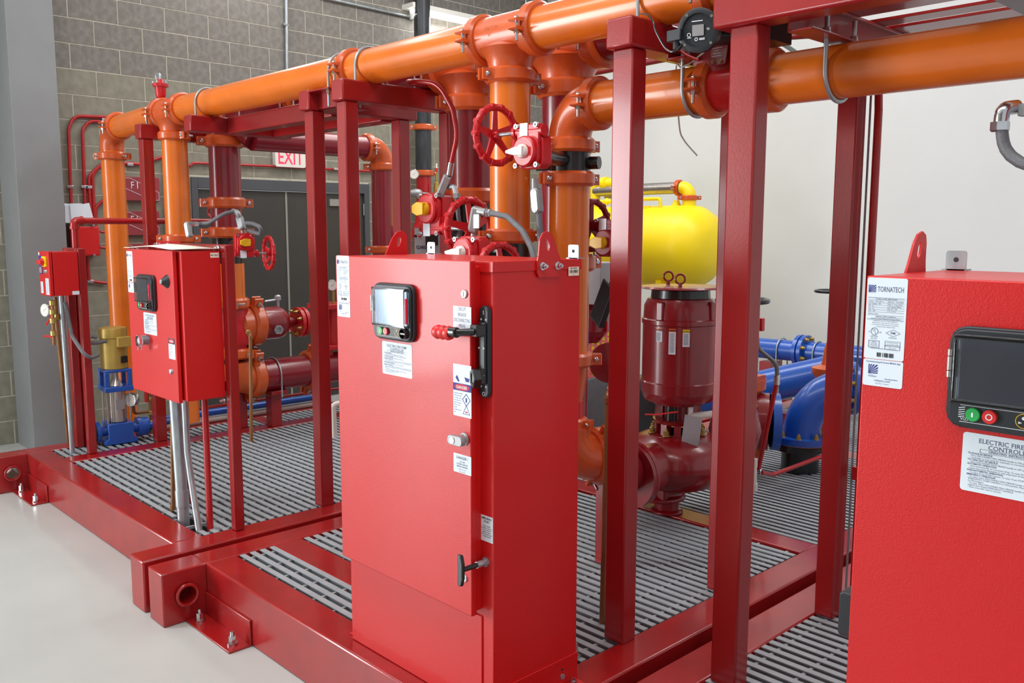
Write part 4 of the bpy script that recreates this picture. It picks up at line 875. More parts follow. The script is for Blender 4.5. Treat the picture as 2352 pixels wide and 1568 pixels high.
def curved(r, a0, a1, z0, z1, th=.001, n=8):
    b = MB(); ps = []
    for i in range(n+1):
        a = a0+(a1-a0)*i/n; ps.append((cos(a), sin(a)))
    vs = []
    for rr in (r, r+th):
        for c, s_ in ps: vs += [(MX+rr*c, MY+rr*s_, z0), (MX+rr*c, MY+rr*s_, z1)]
    N = 2*(n+1); fs = []
    for i in range(n):
        k = 2*i; fs += [(N+k, N+k+2, N+k+3, N+k+1), (k, k+1, k+3, k+2), (k+1, N+k+1, N+k+3, k+3), (k, k+2, N+k+2, N+k)]
    fs += [(0, N, N+1, 1), (N-2, N-1, 2*N-1, 2*N-2)]
    return b.add(vs, fs)
vd = math.atan2(-MY, -MX)     # direction from the motor towards the room front
for k, (a, zt_, zb_, hc, word) in enumerate(((-.95, 1.255, 1.185, 'ofit', 'WARNING'), (-.58, 1.255, 1.125, 'ofit', 'WARNING'), (-.22, 1.252, 1.165, 'yellow', 'CAUTION'))):
    a_ = vd+a+.30; w_ = .16
    st = put(curved(.1915, a_, a_+w_*1.15, zb_, zt_), 'warning_sticker', 'paper', pm)
    put(curved(.1928, a_, a_+w_*1.15, zt_-.016, zt_), 'sticker_header', hc, st)
    b = MB(); am = a_+w_*.575
    tx = V((-sin(am), cos(am), 0)); o_ = V((MX+.1965*cos(am), MY+.1965*sin(am), 0))
    text(b, word, o_+EZ*(zt_-.013), tx, EZ, .0105, 'CENTER', .02)
    z = zt_-.026
    while z > zb_+.006:
        b.add([o_+tx*(-.014)+EZ*z, o_+tx*random.uniform(.006, .013)+EZ*z, o_+tx*.008+EZ*(z+.0018), o_+tx*(-.014)+EZ*(z+.0018)], [(0, 1, 2, 3)]); z -= .0062
    put(b, 'lettering', 'inkb', st)
put(MB().tube([(MX-.12, MY-.12, .78), (MX-.02, MY-.16, .80), (MX+.10, MY-.14, .83)], .004, 8), 'red_wire', 'redb', pm)
put(MB().tube([(MX+.10, MY-.02, .79), (MX+.20, MY+.03, .81), (MX+.26, MY+.05, .81)], .018, 10), 'seal_pipe', 'pvc', pm)

# ================================================================ yellow tank with its pipes
TY, TZ, TR = 6.9, 1.585, .385
tk = thing('foam_tank', 'large yellow horizontal tank standing before the white wall', 'tank', (-5.3, TY, 0))
put(MB().lathe((-6.35, TY, TZ), EX, [(0, .05), (.02, .15), (.06, .25), (.12, .32), (.20, .37), (.27, TR), (1.52, TR), (1.60, .372), (1.68, .325), (1.75, .25), (1.79, .16), (1.805, .05)], 56), 'vessel', 'yellow', tk)
for x in (-6.0, -5.0): put(MB().prism([(-.30, 0), (.30, 0), (.26, 1.28), (-.26, 1.28)], (x-.03, TY, .001), EY, EZ, (.06, 0, 0)), 'saddle', 'yellow', tk)
e1 = aY(1583, 470, TY)
put(MB().cyl((e1.x, TY, 1.90), (e1.x, TY, 2.03), .062, 24), 'outlet_riser', 'yellow', tk); coupling(tk, (e1.x, TY, 2.035), EZ, (-.7, -.7, 0), .06)
elbow(tk, (e1.x, TY, 2.13), -EX, -EZ, .056, .085, 'yellow', .0); coupling(tk, (e1.x-.12, TY, 2.13), EX, -EY, .058)
put(MB().cyl((e1.x-.12, TY, 2.13), (-6.0, TY, 2.13), .056, 24), 'silver_pipe', 'steel', tk)
put(MB().lathe((e1.x-.13, TY-.02, 1.945), EZ, [(0, .045), (.03, .045), (.05, .03), (.07, .03)], 16), 'tank_plug', 'yellow', tk)
g1 = aY(1512, 483, TY-.15)
put(MB().tube([(g1.x, TY-.12, 1.93), (g1.x, TY-.12, 2.03), (g1.x-.30, TY-.12, 2.03)], .017, 10, bend=.03).lathe((g1.x, TY-.12, 1.90), EZ, [(0, .045), (.035, .045), (.04, .02)], 16).lathe((g1.x-.16, TY-.12, 1.915), EZ, [(0, .035), (.05, .035)], 14), 'vent_line', 'yellow', tk)
l1 = aY(1367, 450, TY)
put(MB().tube([(l1.x, TY, 1.90), (l1.x, TY, 2.20), (l1.x+.45, TY, 2.20)], .052, 20, bend=.07).cyl((l1.x+.10, TY, 2.20), (l1.x+.16, TY, 2.20), .066, 20).lathe((l1.x, TY, 1.92), EZ, [(0, .09), (.02, .085), (.05, .055)], 20).tube([(l1.x+.05, TY-.05, 2.02), (l1.x+.35, TY-.05, 2.02)], .02, 10).lathe((l1.x+.2, TY-.05, 2.02), EX, [(-.03, .02), (0, .036), (.03, .02)], 12).tube([(l1.x+.25, TY, 2.20), (l1.x+.25, TY, 2.06)], .018, 10), 'left_riser', 'yellow', tk)
put(MB().cyl((l1.x+.05, TY+.1, 2.08), (l1.x+.4, TY+.1, 2.08), .025, 14), 'silver_pipe', 'steel', tk)

# ================================================================ blue suction pipes
bl = thing('blue_suction_pipe', 'upper thin blue flanged pipe running along the white wall at right', 'pipe', (-3.6, 6.7, 0))
put(MB().cyl((-4.9, 6.7, .73), (-2.4, 6.7, .775), .085, 30), 'pipe', 'blue', bl)
for x in (-3.60, -3.555, -3.32): put(MB().cyl((x, 6.7, .757), (x+.032, 6.7, .757), .135, 30), 'flange', 'blue', bl)
for x in (-3.75, -3.43): ubolt(bl, (x, 6.7, .757), EX, .085, 1, .2)
for k in range(8):
    a = 2*pi*(k+.5)/8; put(bolt(MB(), (-3.523, 6.7+.112*cos(a), .757+.112*sin(a)), EX, .01, .03), 'flange_bolt', 'brass', bl)
put(MB().box(-3.9, 6.60, ZT, -3.8, 6.8, .65), 'pipe_stand', 'frame', bl)
bl2 = thing('blue_suction_pipe', 'thicker blue pipe in front, on a low red stand behind the nearest post', 'pipe', (-3.3, 5.9, 0))
q0, q1 = aY(1745, 890, 5.75), aY(1925, 850, 6.05)
put(MB().cyl(q0-(q1-q0)*.8, q1+(q1-q0)*.2, .122, 36), 'pipe', 'blue', bl2)
qm = q0+(q1-q0)*.22; dq = (q1-q0).normalized()
ubolt(bl2, qm, dq, .122, 1, .25)
put(MB().box(qm.x-.10, qm.y-.05, .36, qm.x+.40, qm.y+.05, .43).box(qm.x-.02, qm.y-.05, ZT, qm.x+.36, qm.y+.06, .36), 'red_stand', 'frame', bl2, .004)
be = thing('blue_suction_elbow', 'glossy blue flanged elbow rising from a black stub on the rear grating', 'pipe', (-2.69, 5.08, .20))
ec = V((-2.69, 5.08, .44))
b = MB(); path = []
for i in range(15):
    a = pi/2*i/14; path.append(ec+EZ*.03+V((.62, .55, 0)).normalized()*(.26*(1-cos(a)))+EZ*(.30*sin(a)))
path.append(path[-1]+V((.62, .55, 0)).normalized()*.12)
b.tube([ec+EZ*.0]+path, .112, 36); put(b, 'elbow_body', 'blue', be)
put(MB().cyl(ec-EZ*.012, ec+EZ*.028, .168, 40), 'lower_flange', 'blue', be); put(MB().cyl(ec-EZ*.019, ec-EZ*.012, .160, 40), 'gasket', 'rust', be)
put(MB().cyl(ec-EZ*.06, ec-EZ*.02, .160, 36).cyl(ec-EZ*.27, ec-EZ*.05, .115, 32), 'black_stub', 'black', be)
dv = V((.62, .55, 0)).normalized(); fe = path[-2]+dv*.02
put(MB().cyl(fe, fe+dv*.035, .165, 40), 'upper_flange', 'blue', be)
for k in range(8):
    a = 2*pi*(k+.5)/8; put(bolt(MB(), ec+V((.140*cos(a), .140*sin(a), .028)), EZ, .010, .03), 'flange_bolt', 'brass', be)
bx_, by_, _z = basis(dv)
for k in range(8):
    a = 2*pi*(k+.5)/8; put(bolt(MB(), fe+(bx_*cos(a)+by_*sin(a))*.138, -dv, .010, .03), 'flange_bolt', 'brass', be)
t = thing('orange_gate_valve', 'orange valve body half hidden behind the right rear post, above the blue elbow', 'valve', (-2.60, 5.55, .30))
v0 = aY(1905, 850, 5.35)
put(MB().lathe((v0.x, 5.35, 0), EZ, [(.55, .10), (.62, .12), (.80, .085), (.84, .11), (.87, .11), (.89, .05), (1.0, .035), (1.05, .018), (1.2, .014)], 28), 'valve_body', 'ofit', t)
put(MB().cyl((v0.x, 5.35, 1.2), (v0.x, 5.35, 1.42), .014, 10), 'stem', 'steel', t); wh = aY(1918, 667, 5.35)
put(MB().torus((v0.x, 5.35, 1.36), EZ, .105, .010, 40, 10), 'handwheel', 'black', t)
put(MB().cyl((v0.x-.10, 5.35, 1.36), (v0.x+.10, 5.35, 1.36), .007, 8).cyl((v0.x, 5.25, 1.36), (v0.x, 5.45, 1.36), .007, 8), 'wheel_spokes', 'black', t)
t = thing('gate_valve', 'rust red gate valve with black handwheel behind the nearest post', 'valve', (-3.0, 4.75, .25))
g0 = aY(1705, 690, 4.75); gv = aY(1722, 900, 4.75)
put(MB().torus((g0.x, 4.75, g0.z), EZ, .150, .016, 44, 12), 'handwheel', 'black', t)
put(MB().cyl((g0.x-.15, 4.75, g0.z), (g0.x+.15, 4.75, g0.z), .009, 8).cyl((g0.x, 4.60, g0.z), (g0.x, 4.90, g0.z), .009, 8), 'wheel_spokes', 'black', t)
put(MB().cyl((g0.x, 4.75, .95), (g0.x, 4.75, g0.z), .013, 10), 'stem', 'steel', t)
put(MB().lathe((g0.x, 4.75, 0), EZ, [(.27, .10), (.40, .15), (.62, .15), (.74, .12), (.78, .16), (.84, .16), (.86, .07), (1.02, .05)], 28).box(g0.x-.02, 4.68, .80, g0.x+.15, 4.8, .87), 'valve_body', 'ofit', t)
put(MB().cyl((g0.x+.10, 4.78, .58), (g0.x+.17, 4.82, .58), .175, 36), 'valve_flange', 'motor', t); put(MB().cyl((g0.x+.175, 4.83, .58), (g0.x+.215, 4.86, .58), .175, 36), 'blue_flange', 'blue', t)
put(MB().lathe((g0.x+.17, 4.66, .70), (.5, -1, 0), [(0, .014), (.02, .014)], 6), 'flange_bolt', 'brass', t)
put(bolt(MB(), (g0.x+.19, 4.74, .62), (.3, -1, 0), .013, .04), 'flange_bolt', 'brass', t)
# grey flexible conduit and red conduit beside the valve
c_ = [aY(1737, 745, 4.3), aY(1741, 800, 4.3), aY(1784, 835, 4.3), aY(1785, 868, 4.3)]
put(MB().tube(c_, .011, 12, bend=.06), 'flex_conduit', 'flex', label='grey flexible conduit drooping right of the nearest post', cat='conduit')
c_ = [aY(1785, 866, 4.3), aY(1752, 1030, 4.3), aY(1741, 1090, 4.3), aY(1775, 1094, 4.5), aY(1900, 1047, 5.0)]
t = thing('red_conduit', 'thin red conduit slanting down to the rear grating right of the nearest post', 'conduit', (-2.6, 4.3, ZT))
put(MB().tube([c_[0]+V((0, 0, -.02)), c_[1], c_[2]+EZ*.03], .0125, 12, bend=.05), 'conduit', 'rcond', t); put(MB().tube([c_[2]+V((.02, 0, .015)), c_[3]+EZ*.01, c_[4]+EZ*.01], .0125, 12, bend=.02), 'conduit', 'rcond', t)
put(MB().cyl(c_[0]+EZ*.012, c_[0]-EZ*.04, .017, 16), 'connector', 'chrome', t); put(MB().torus(c_[2]+V((.02, 0, .02)), (1, .2, 0), .017, .004, 16, 6), 'connector', 'chrome', t)
t = thing('red_switch_box', 'tiny red junction box with grey fitting above the blue pipes', 'box', aY(1745, 745, 4.3)); q = aY(1747, 745, 4.3)
put(MB().cbox(q, (.035, .03, .07)), 'box', 'rfit', t, .003); put(MB().cyl(q+V((-.03, -.02, -.01)), q+V((-.03, -.02, .03)), .016, 12).lathe(q+V((-.03, -.02, -.03)), EZ, [(0, .014), (.02, .014)], 6), 'fitting', 'galv', t)
q = [aY(1715, 1062, 4.1), aY(1731, 1055, 4.1), aY(1731, 1118, 4.1)]
put(MB().tube([q[0]-EX*.05, q[1], q[2]], .017, 14, bend=.012).cyl(q[1]+EZ*.005, q[1]-EZ*.04, .021, 14).cyl(q[2]+EZ*.02, q[2]-EZ*.02, .021, 14), 'drain_elbow', 'pvc', label='white plastic drain elbow just right of the nearest post, near the grating', cat='pipe')

# ================================================================ engine parts seen between the tall cabinet and the centre post
t = thing('diesel_engine', 'dark engine with red perforated guard behind the orange pipe, right of the cabinet', 'engine', (-3.3, 4.6, ZT))
gc = aY(1375, 820, 4.3)
b = MB()
for i in range(9):
    for j in range(14):
        x0 = gc.x-.26+i*.044; z0 = gc.z-.24+j*.034
        if (x0-gc.x+.05)**2/.25**2+(z0-gc.z)**2/.26**2 > 1.1: continue
        b.box(x0, 4.30, z0, x0+.044, 4.304, z0+.012); b.box(x0, 4.30, z0+.012, x0+.018, 4.304, z0+.034)
put(b, 'perforated_guard', 'rfit', t, kind='stuff')
put(MB().box(gc.x-.45, 4.35, ZT, gc.x+.02, 4.9, .74), 'engine_block', 'black', t, .02)
wq = aY(1372, 935, 4.25); put(MB().lathe(wq, (.80, -.45, .1), [(-.02, .16), (.0, .19), (.03, .20), (.05, .19), (.06, .14)], 40), 'flywheel', 'flex', t)
put(MB().tube([(gc.x-.3, 4.4, .78), (gc.x-.1, 4.3, .74), (gc.x+.05, 4.3, .55)], .06, 18, bend=.1), 'manifold', 'motor', t)
put(MB().lathe(aY(1355, 715, 4.3), EZ, [(-.20, .06), (-.12, .13), (.02, .13), (.05, .10), (.12, .10)], 24), 'turbo_housing', 'rpipe', t)
ca = aY(1383, 640, 4.2); put(MB().box(ca.x-.16, 4.15, ca.z-.16, ca.x+.03, 4.35, ca.z+.10), 'engine_panel', 'greycab', t, .004)
put(MB().lathe(aY(1400, 830, 4.0), (.6, -.7, 0), [(0, .10), (.05, .12), (.06, .05)], 28), 'pump_cover', 'motor', t)
# copper drains
def drain(label, top, foot_, r=.011, side=None):
    t = thing('copper_drain', label, 'pipe', foot_)
    put(MB().tube([side or (V(top)+V((-.08, .03, 0))), top, foot_], r, 12, bend=.018), 'copper_tube', 'copper', t)
    a = V(side or (V(top)+V((-.08, .03, 0)))); d = (V(top)-a).normalized()
    put(MB().lathe(a, d, [(0, .012), (.012, .012), (.014, .019), (.03, .019), (.034, .013), (.05, .013)], 6), 'brass_union', 'brass', t)
    put(MB().cyl(V(top)-EZ*.012, V(top)-EZ*.032, r*1.25, 12), 'solder_joint', 'copper', t)
ft = V((-2.525, 2.985, .20)); ft = aY(1385, 1290, 2.50); tp = aY(1397, 905, 2.50)
drain('copper drain pipe left of the centre post, bent from the orange elbow', (tp.x, 2.50, tp.z), (ft.x+.0, 2.50, .22), .0115, (tp.x-.08, 2.62, tp.z+.003))
tp = aY(575, 768, 2.93); drain('thin copper drain pipe hanging from the red valve in front of the dark door', (tp.x, 2.93, tp.z), (aY(577, 1010, 2.93).x, 2.93, .22), .0125, (tp.x-.10, 2.96, tp.z+.01))

# ================================================================ pipes and conduits under the small cabinets at left
t = thing('cabinet_conduits', 'pale grey conduits dropping from the underside of the left cabinet to the grating', 'conduit', (-4.40, 1.84, .2))
put(MB().cyl((-4.455, 1.85, .925), (-4.41, 1.85, .12), .030, 24).cyl((-4.424, 1.85, .40), (-4.42, 1.85, .315), .0345, 24), 'conduit', 'galv', t)
put(MB().tube([(-4.335, 1.85, .925), (-4.33, 1.85, .62), (-4.30, 1.85, .48), (-4.21, 1.84, .24), (-4.18, 1.84, .15)], .0165, 16, bend=.1).cyl((-4.335, 1.85, .925), (-4.335, 1.85, .885), .021, 16), 'conduit', 'galv', t)
put(MB().cyl((-4.215, 1.90, .925), (-4.19, 1.89, .16), .0165, 16), 'red_conduit', 'rcond', t)
t = thing('copper_sensing_line', 'brown copper line beside the pale conduits under the left cabinet', 'pipe', (-4.60, 1.88, .24))
put(MB().cyl((-4.60, 1.90, .94), (-4.62, 1.88, .235), .0115, 14), 'copper_tube', 'copper', t); put(MB().cyl((-4.62, 1.88, .262), (-4.62, 1.88, .236), .015, 12), 'copper_joint', 'copper', t)
t = thing('galvanised_conduit', 'galvanised conduit dropping from the small far left control box', 'conduit', (-6.27, 1.89, .24))
put(MB().cyl((-6.235, 1.87, 1.316), (-6.275, 1.89, .235), .0165, 16), 'conduit', 'galv', t)
put(MB().tube([(-6.20, 1.88, 1.27), (-6.17, 1.90, 1.05), (-6.05, 1.95, .90), (-6.15, 2.05, .91)], .0125, 12, bend=.08), 'flex_tail', 'flex', t)
t = thing('pressure_sensing_line', 'copper line with brass valves and round gauge under the small far left box', 'pipe', (-6.52, 1.94, .24))
ca_, cb_ = aY(127, 682, 1.84), aY(131, 745, 1.84); vx_ = aY(120, 690, 1.80); vz_ = aY(124, 792, 1.80)
put(MB().tube([ca_, cb_, (-6.52, 1.945, .235)], .0125, 12), 'copper_tube', 'copper', t); put(MB().cyl(vx_, vz_, .010, 12), 'copper_tube', 'copper', t)
b = MB()
for q_ in (.12, .32, .52, .80): b.lathe(vx_.lerp(vz_, q_), EZ, [(0, .012), (.004, .018), (.034, .018), (.038, .012)], 8)
b.lathe(cb_+EZ*.03, EZ, [(0, .021), (.04, .021)], 6); put(b, 'brass_fittings', 'brass', t, kind='stuff')
def gauge(t, c, ax, r=.05):
    ax = V(ax).normalized(); c = V(c)
    g = put(MB().lathe(c, ax, [(-.035, r*.8), (-.033, r), (0, r), (.004, r*1.06), (.008, r*1.0)], 32), 'gauge_case', 'chrome', t)
    put(MB().lathe(c+ax*.0085, ax, [(0, r*.93), (.0005, r*.93)], 32), 'gauge_face', 'white', g)
    bx, by, _ = basis(ax); k = MB()
    for i in range(11):
        a = -pi/4*1.0+i*(1.5*pi/10); d = bx*cos(a)+by*sin(a); n = ax.cross(d)
        k.add([c+ax*.0096+d*r*.74-n*.001, c+ax*.0096+d*r*.74+n*.001, c+ax*.0096+d*r*.88+n*.001, c+ax*.0096+d*r*.88-n*.001], [(0, 1, 2, 3)])
    d = (bx+by*.8).normalized(); n = ax.cross(d); k.add([c+ax*.010-d*r*.25-n*.0015, c+ax*.010-d*r*.25+n*.0015, c+ax*.010+d*r*.72], [(0, 1, 2)])
    put(k, 'gauge_dial', 'inkb', g)
gauge(t, aY(105, 712, 1.83)+V((0, 0, 0)), (.35, -1, .05), .045)
for q_, u_, v_ in ((.28, 106, 745), (.86, 101, 772)):
    q2_ = vx_.lerp(vz_, q_); put(MB().tube([q2_, q2_.lerp(aY(u_+6, v_-4, 1.80), .6), aY(u_, v_, 1.80)], .0065, 8), 'valve_lever', 'redb', t)

# gold jockey pump
gp = thing('jockey_pump', 'gold topped jockey pump with blue base and stainless column at far left', 'pump', (-6.40, 2.22, ZT))
GX, GY = -6.385, 2.235
TG = Matrix.Translation((GX, GY, 0)) @ Matrix.Rotation(radians(85), 4, 'Z') @ Matrix.Translation((-GX, -GY, 0))
put(MB(TG).lathe((GX, GY, 0), EZ, [(.77, .080), (.78, .088), (.985, .088), (.99, .084), (.995, .092), (1.05, .092), (1.062, .088), (1.068, .06)], 36), 'motor', 'gold', gp)
put(MB(TG).box(GX-.005, GY-.135, .935, GX+.085, GY-.06, 1.005), 'terminal_box', 'gold', gp, .004)
put(MB(TG).box(GX+.020, GY-.094, .820, GX+.066, GY-.05, .868), 'motor_plate', 'black', gp, .003)
put(MB(TG).box(GX-.09, GY-.09, .755, GX+.09, GY+.09, .775).box(GX-.095, GY-.095, .62, GX+.095, GY+.095, .655).box(GX-.09, GY-.09, .65, GX-.06, GY-.06, .76).box(GX+.06, GY-.09, .65, GX+.09, GY-.06, .76).box(GX-.09, GY+.06, .65, GX-.06, GY+.09, .76).box(GX+.06, GY+.06, .65, GX+.09, GY+.09, .76), 'blue_lantern', 'blue', gp, .005)
put(MB(TG).lathe((GX, GY, 0), EZ, [(.64, .06), (.655, .05), (.70, .022), (.76, .02)], 24), 'shaft_guard', 'steel', gp)
put(MB(TG).cyl((GX, GY, .40), (GX, GY, .62), .062, 32), 'stainless_column', 'steel', gp)
put(MB(TG).box(GX-.02, GY-.064, .49, GX+.035, GY-.0605, .56), 'data_plate', 'greycab', gp)
for dx, dy in ((-.075, -.05), (.075, -.05), (-.075, .06), (.075, .06)): put(MB(TG).cyl((GX+dx, GY+dy, .38), (GX+dx, GY+dy, .62), .006, 8), 'stay_bolt', 'steel', gp)
put(MB(TG).prism([(-.11, ZT+.002), (.11, ZT+.002), (.11, .275), (.085, .29), (.085, .395), (-.085, .395), (-.085, .29), (-.11, .275)], (GX, GY-.085, 0), EX, EZ, (0, .17, 0)), 'blue_base', 'blue', gp, .006)
for s_ in (-1, 1):
    put(MB(TG).cyl((GX+s_*.085, GY, .335), (GX+s_*.13, GY, .335), .035, 20), 'port', 'blue', gp); put(MB(TG).cyl((GX+s_*.125, GY, .335), (GX+s_*.15, GY, .335), .072, 30), 'blue_flange', 'blue', gp)
    put(MB(TG).cyl((GX+s_*.151, GY, .335), (GX+s_*.20, GY, .335), .066, 30), 'mating_flange', 'black' if s_ < 0 else 'blue', gp)
put(MB(TG).cyl((GX+.20, GY, .335), (GX+.40, GY+.02, .345), .022, 14), 'blue_outlet', 'blue', gp)
t = thing('brass_valve_train', 'vertical brass and copper valve train right of the jockey pump', 'valve', (-6.40, 2.60, ZT))
bx0 = -6.40; by0 = aX(347, 960, -6.40).y
b = MB().cyl((bx0, by0, .28), (bx0, by0, .68), .013, 12)
put(b, 'copper_tube', 'copper', t); b = MB()
for z, r_ in ((.27, .02), (.33, .018), (.40, .022), (.50, .018), (.57, .022), (.63, .019)): b.lathe((bx0, by0, z), EZ, [(0, r_*.8), (.005, r_), (.03, r_), (.035, r_*.8)], 8)
put(b, 'brass_fittings', 'brass', t, kind='stuff'); put(MB().box(bx0-.02, by0-.035, .50, bx0+.02, by0-.022, .59), 'red_lever', 'redb', t, .002)
put(MB().tube([(bx0, by0, .43), (bx0, by0-.12, .43), (bx0, by0-.12, .50)], .011, 10, bend=.02), 'gauge_branch', 'copper', t)
gauge(t, aX(300, 918, -6.33), (.45, -.9, .05), .048)
put(MB().tube([aX(203, 788, -6.33), aX(225, 787, -6.33), aX(244, 783, -6.33)], .013, 12).lathe(aX(208, 772, -6.33), (0, 1, -.3), [(0, .014), (.04, .014)], 6), 'flex_conduit', 'flex', label='short grey conduit feeding the gold motor terminal box', cat='conduit')

# ================================================================ wall mounted things at left
XWF = -7.95
def wp(u, v, x=-7.92): return aX(u, v, x)
def wcond(label, pts, r=.014, mt='rcond', bend=.10, x=-7.925, clips=()):
    P = [wp(u, v, x) for u, v in pts]
    t = thing('wall_conduit', label, 'conduit', P[0]); put(MB().tube(P, r, 12, bend=bend), 'conduit', mt, t)
    for u, v in clips:
        c = wp(u, v, x); put(MB().cbox(c, (.035, .05, .022)), 'clip', 'chrome', t, .002)
    return t
wcond('outermost red conduit on the block wall, bending right at the top', [(166, 540), (157, 300), (168, 266), (360, 273)], clips=((161, 429), (296, 268)))
wcond('second red conduit on the block wall, nested inside the outermost bend', [(196, 500), (189, 300), (203, 278), (262, 280)], bend=.09, clips=((193, 429), (240, 275)))
wcond('third red conduit on the block wall, curving to the right behind the orange drop', [(209, 500), (203, 405), (236, 374), (330, 377)], bend=.1, clips=((203, 430), (298, 378)))
wcond('fourth red conduit on the block wall, close beside the third', [(216, 500), (212, 400), (240, 372), (325, 377), (380, 358)], bend=.1)
wcond('short red conduit curving behind the orange drop below the others', [(219, 520), (220, 475), (240, 458), (262, 455)], bend=.07)
wcond('thin red conduit running over the dark double door', [(435, 382), (445, 374), (640, 382), (900, 396)], r=.012, bend=.03, clips=((770, 388),))
wcond('vertical silver conduit on the block wall beside the red signs', [(380, 370), (384, 560)], r=.013, mt='galv', bend=0)
wcond('vertical silver conduit high on the block wall above the orange header', [(655, -260), (659, 170)], r=.016, mt='galv', bend=0, clips=((656, 57),))
wcond('vertical silver conduit near the second wall lamp', [(1206, -110), (1208, 60)], r=.016, mt='galv', bend=0)
t = wcond('silver conduit crossing the top of the block wall to a small box', [(740, -6), (948, 40)], r=.015, mt='galv', bend=0)
q = wp(948, 33, -7.91); put(MB().cbox(q, (.06, .05, .11)), 'outlet_box', 'white', t, .004)
wcond('red conduit leaving the red wall box and elbowing behind the orange drop', [(201, 588), (204, 645), (245, 650)], r=.014, bend=.03, clips=((207, 646),))
t = thing('wall_box', 'large plain red box on the block wall behind the orange drop', 'box', wp(198, 588)); a, b_ = wp(163, 520, -7.8), wp(231, 587, -7.8)
put(MB().box(-7.945, a.y, b_.z, -7.80, b_.y, a.z), 'box_body', 'cab', t, .004); put(MB().box(-7.799, a.y+.01, b_.z+.01, -7.795, b_.y-.01, a.z-.01), 'box_lid', 'cab', t, .002)
for u, v in ((214, 517), (216, 585)): put(MB().cbox(wp(u, v, -7.79), (.02, .02, .012)), 'lid_screw', 'chrome', t)
put(MB().cyl(wp(230, 532, -7.87), wp(250, 534, -7.87), .012, 10), 'nipple', 'rcond', t); put(MB().cyl(wp(230, 568, -7.87), wp(250, 570, -7.87), .012, 10), 'nipple', 'rcond', t)
for n_, (v0, v1, word, lab) in enumerate(((405, 462, 'FIRE', 'topmost faded red wall sign with white outline, left of the dark door'), (484, 540, 'FIRE', 'middle faded red wall sign with white outline, under the topmost one'), (560, 612, 'FIRE', 'lowest faded red wall sign, mostly hidden behind the left cabinet'))):
    A, B_ = wp(285, v0, -7.90), wp(368, v1, -7.90)
    t = thing('wall_sign', lab, 'sign', (-7.94, (A.y+B_.y)/2, B_.z)); y0, y1, z1, z0 = A.y-.03, B_.y, A.z, B_.z
    put(MB().box(-7.945, y0, z0, -7.90, y1, z1), 'sign_panel', 'sign', t, .003)
    L = [(y0+.01, z1-.012), (y0+.08, z1-.012), (y1-.008, z0+.075), (y1-.008, z0+.008), (y1-.075, z0+.008), (y0+.01, z1-.09)]
    k = MB()
    for i in range(len(L)-1):
        p_, q_ = V((-7.899, *L[i])), V((-7.899, *L[i+1])); k.tube([p_, q_], .0018, 5)
    text(k, 'F I', (-7.898, y0+.08, z1-.10), EY, EZ, .085, sx=.8)
    put(k, 'sign_outline', 'paper', t, kind='stuff')
# plans and bin on the wall
t = thing('rolled_plans', 'bundle of pale paper plans in a wall holder behind the red conduits', 'paper', wp(170, 512))
a, b_ = wp(141, 470, -7.86), wp(192, 512, -7.86)
for k in range(5):
    yy = a.y+.02+.045*k
    put(MB(Matrix.Translation((-7.87+.012*(k % 3), yy, b_.z)) @ Matrix.Rotation(radians(-8+5*k), 4, 'X')).box(-.004, -.045, 0, .004, .05, .16-.02*(k % 2)), 'paper_sheet', 'paper', t)
put(MB().box(-7.94, a.y-.01, b_.z-.22, -7.84, a.y+.10, b_.z), 'holder', 'black', t, .003)
# red pipe crossing at left on the skid
t = thing('red_branch_pipe', 'red pipe rising behind the small left box and elbowing right to the orange drop', 'pipe', (-6.43, 2.04, ZT))
P0, P1, P2 = V((-6.43, 2.06, ZT+.001)), aX(170, 507, -6.43), aY(385, 507, 2.75); P2 = V((-6.43, P2.y*.0+3.02, P1.z))
put(MB().tube([V((-6.43, P1.y, ZT+.001)), P1, P2], .022, 18, bend=.045), 'pipe', 'rcond', t); put(MB().tube([P1-EZ*.05, P1, P1+EY*.05], .027, 16, bend=.04).ring(P1-EZ*.055, EZ, [(0, .031), (.018, .031), (.018, .02), (0, .02)], 16).ring(P1+EY*.04, EY, [(0, .031), (.018, .031), (.018, .02), (0, .02)], 16), 'elbow', 'rcond', t)
put(MB().lathe(V((-6.43, 3.03, P1.z)), EY, [(0, .03), (.05, .03), (.06, .02)], 14).torus(V((-6.36, 2.98, P1.z+.07)), (.4, -1, 0), .032, .007, 20, 8).cyl((-6.36, 2.98, P1.z+.05), (-6.36, 2.98, P1.z), .008, 8), 'small_valve', 'rfit', t)
# low pipes on the left rail
t = thing('low_rail_pipes', 'blue pipe, white pipe and red rod lying low along the left rim of the skid', 'pipe', (-6.55, 3.4, ZT))
put(MB().cyl((-6.54, 2.5, .325), (-6.54, 4.0, .325), .028, 16), 'blue_pipe', 'blue', t); put(MB().cyl((-6.54, 2.5, .270), (-6.54, 4.0, .270), .022, 16), 'white_pipe', 'pvc', t)
put(MB().tube([(-6.15, 2.62, .48), (-6.25, 2.75, .43), (-6.3, 3.4, .42), (-6.3, 4.0, .42)], .011, 10, bend=.05), 'red_rod', 'rcond', t)
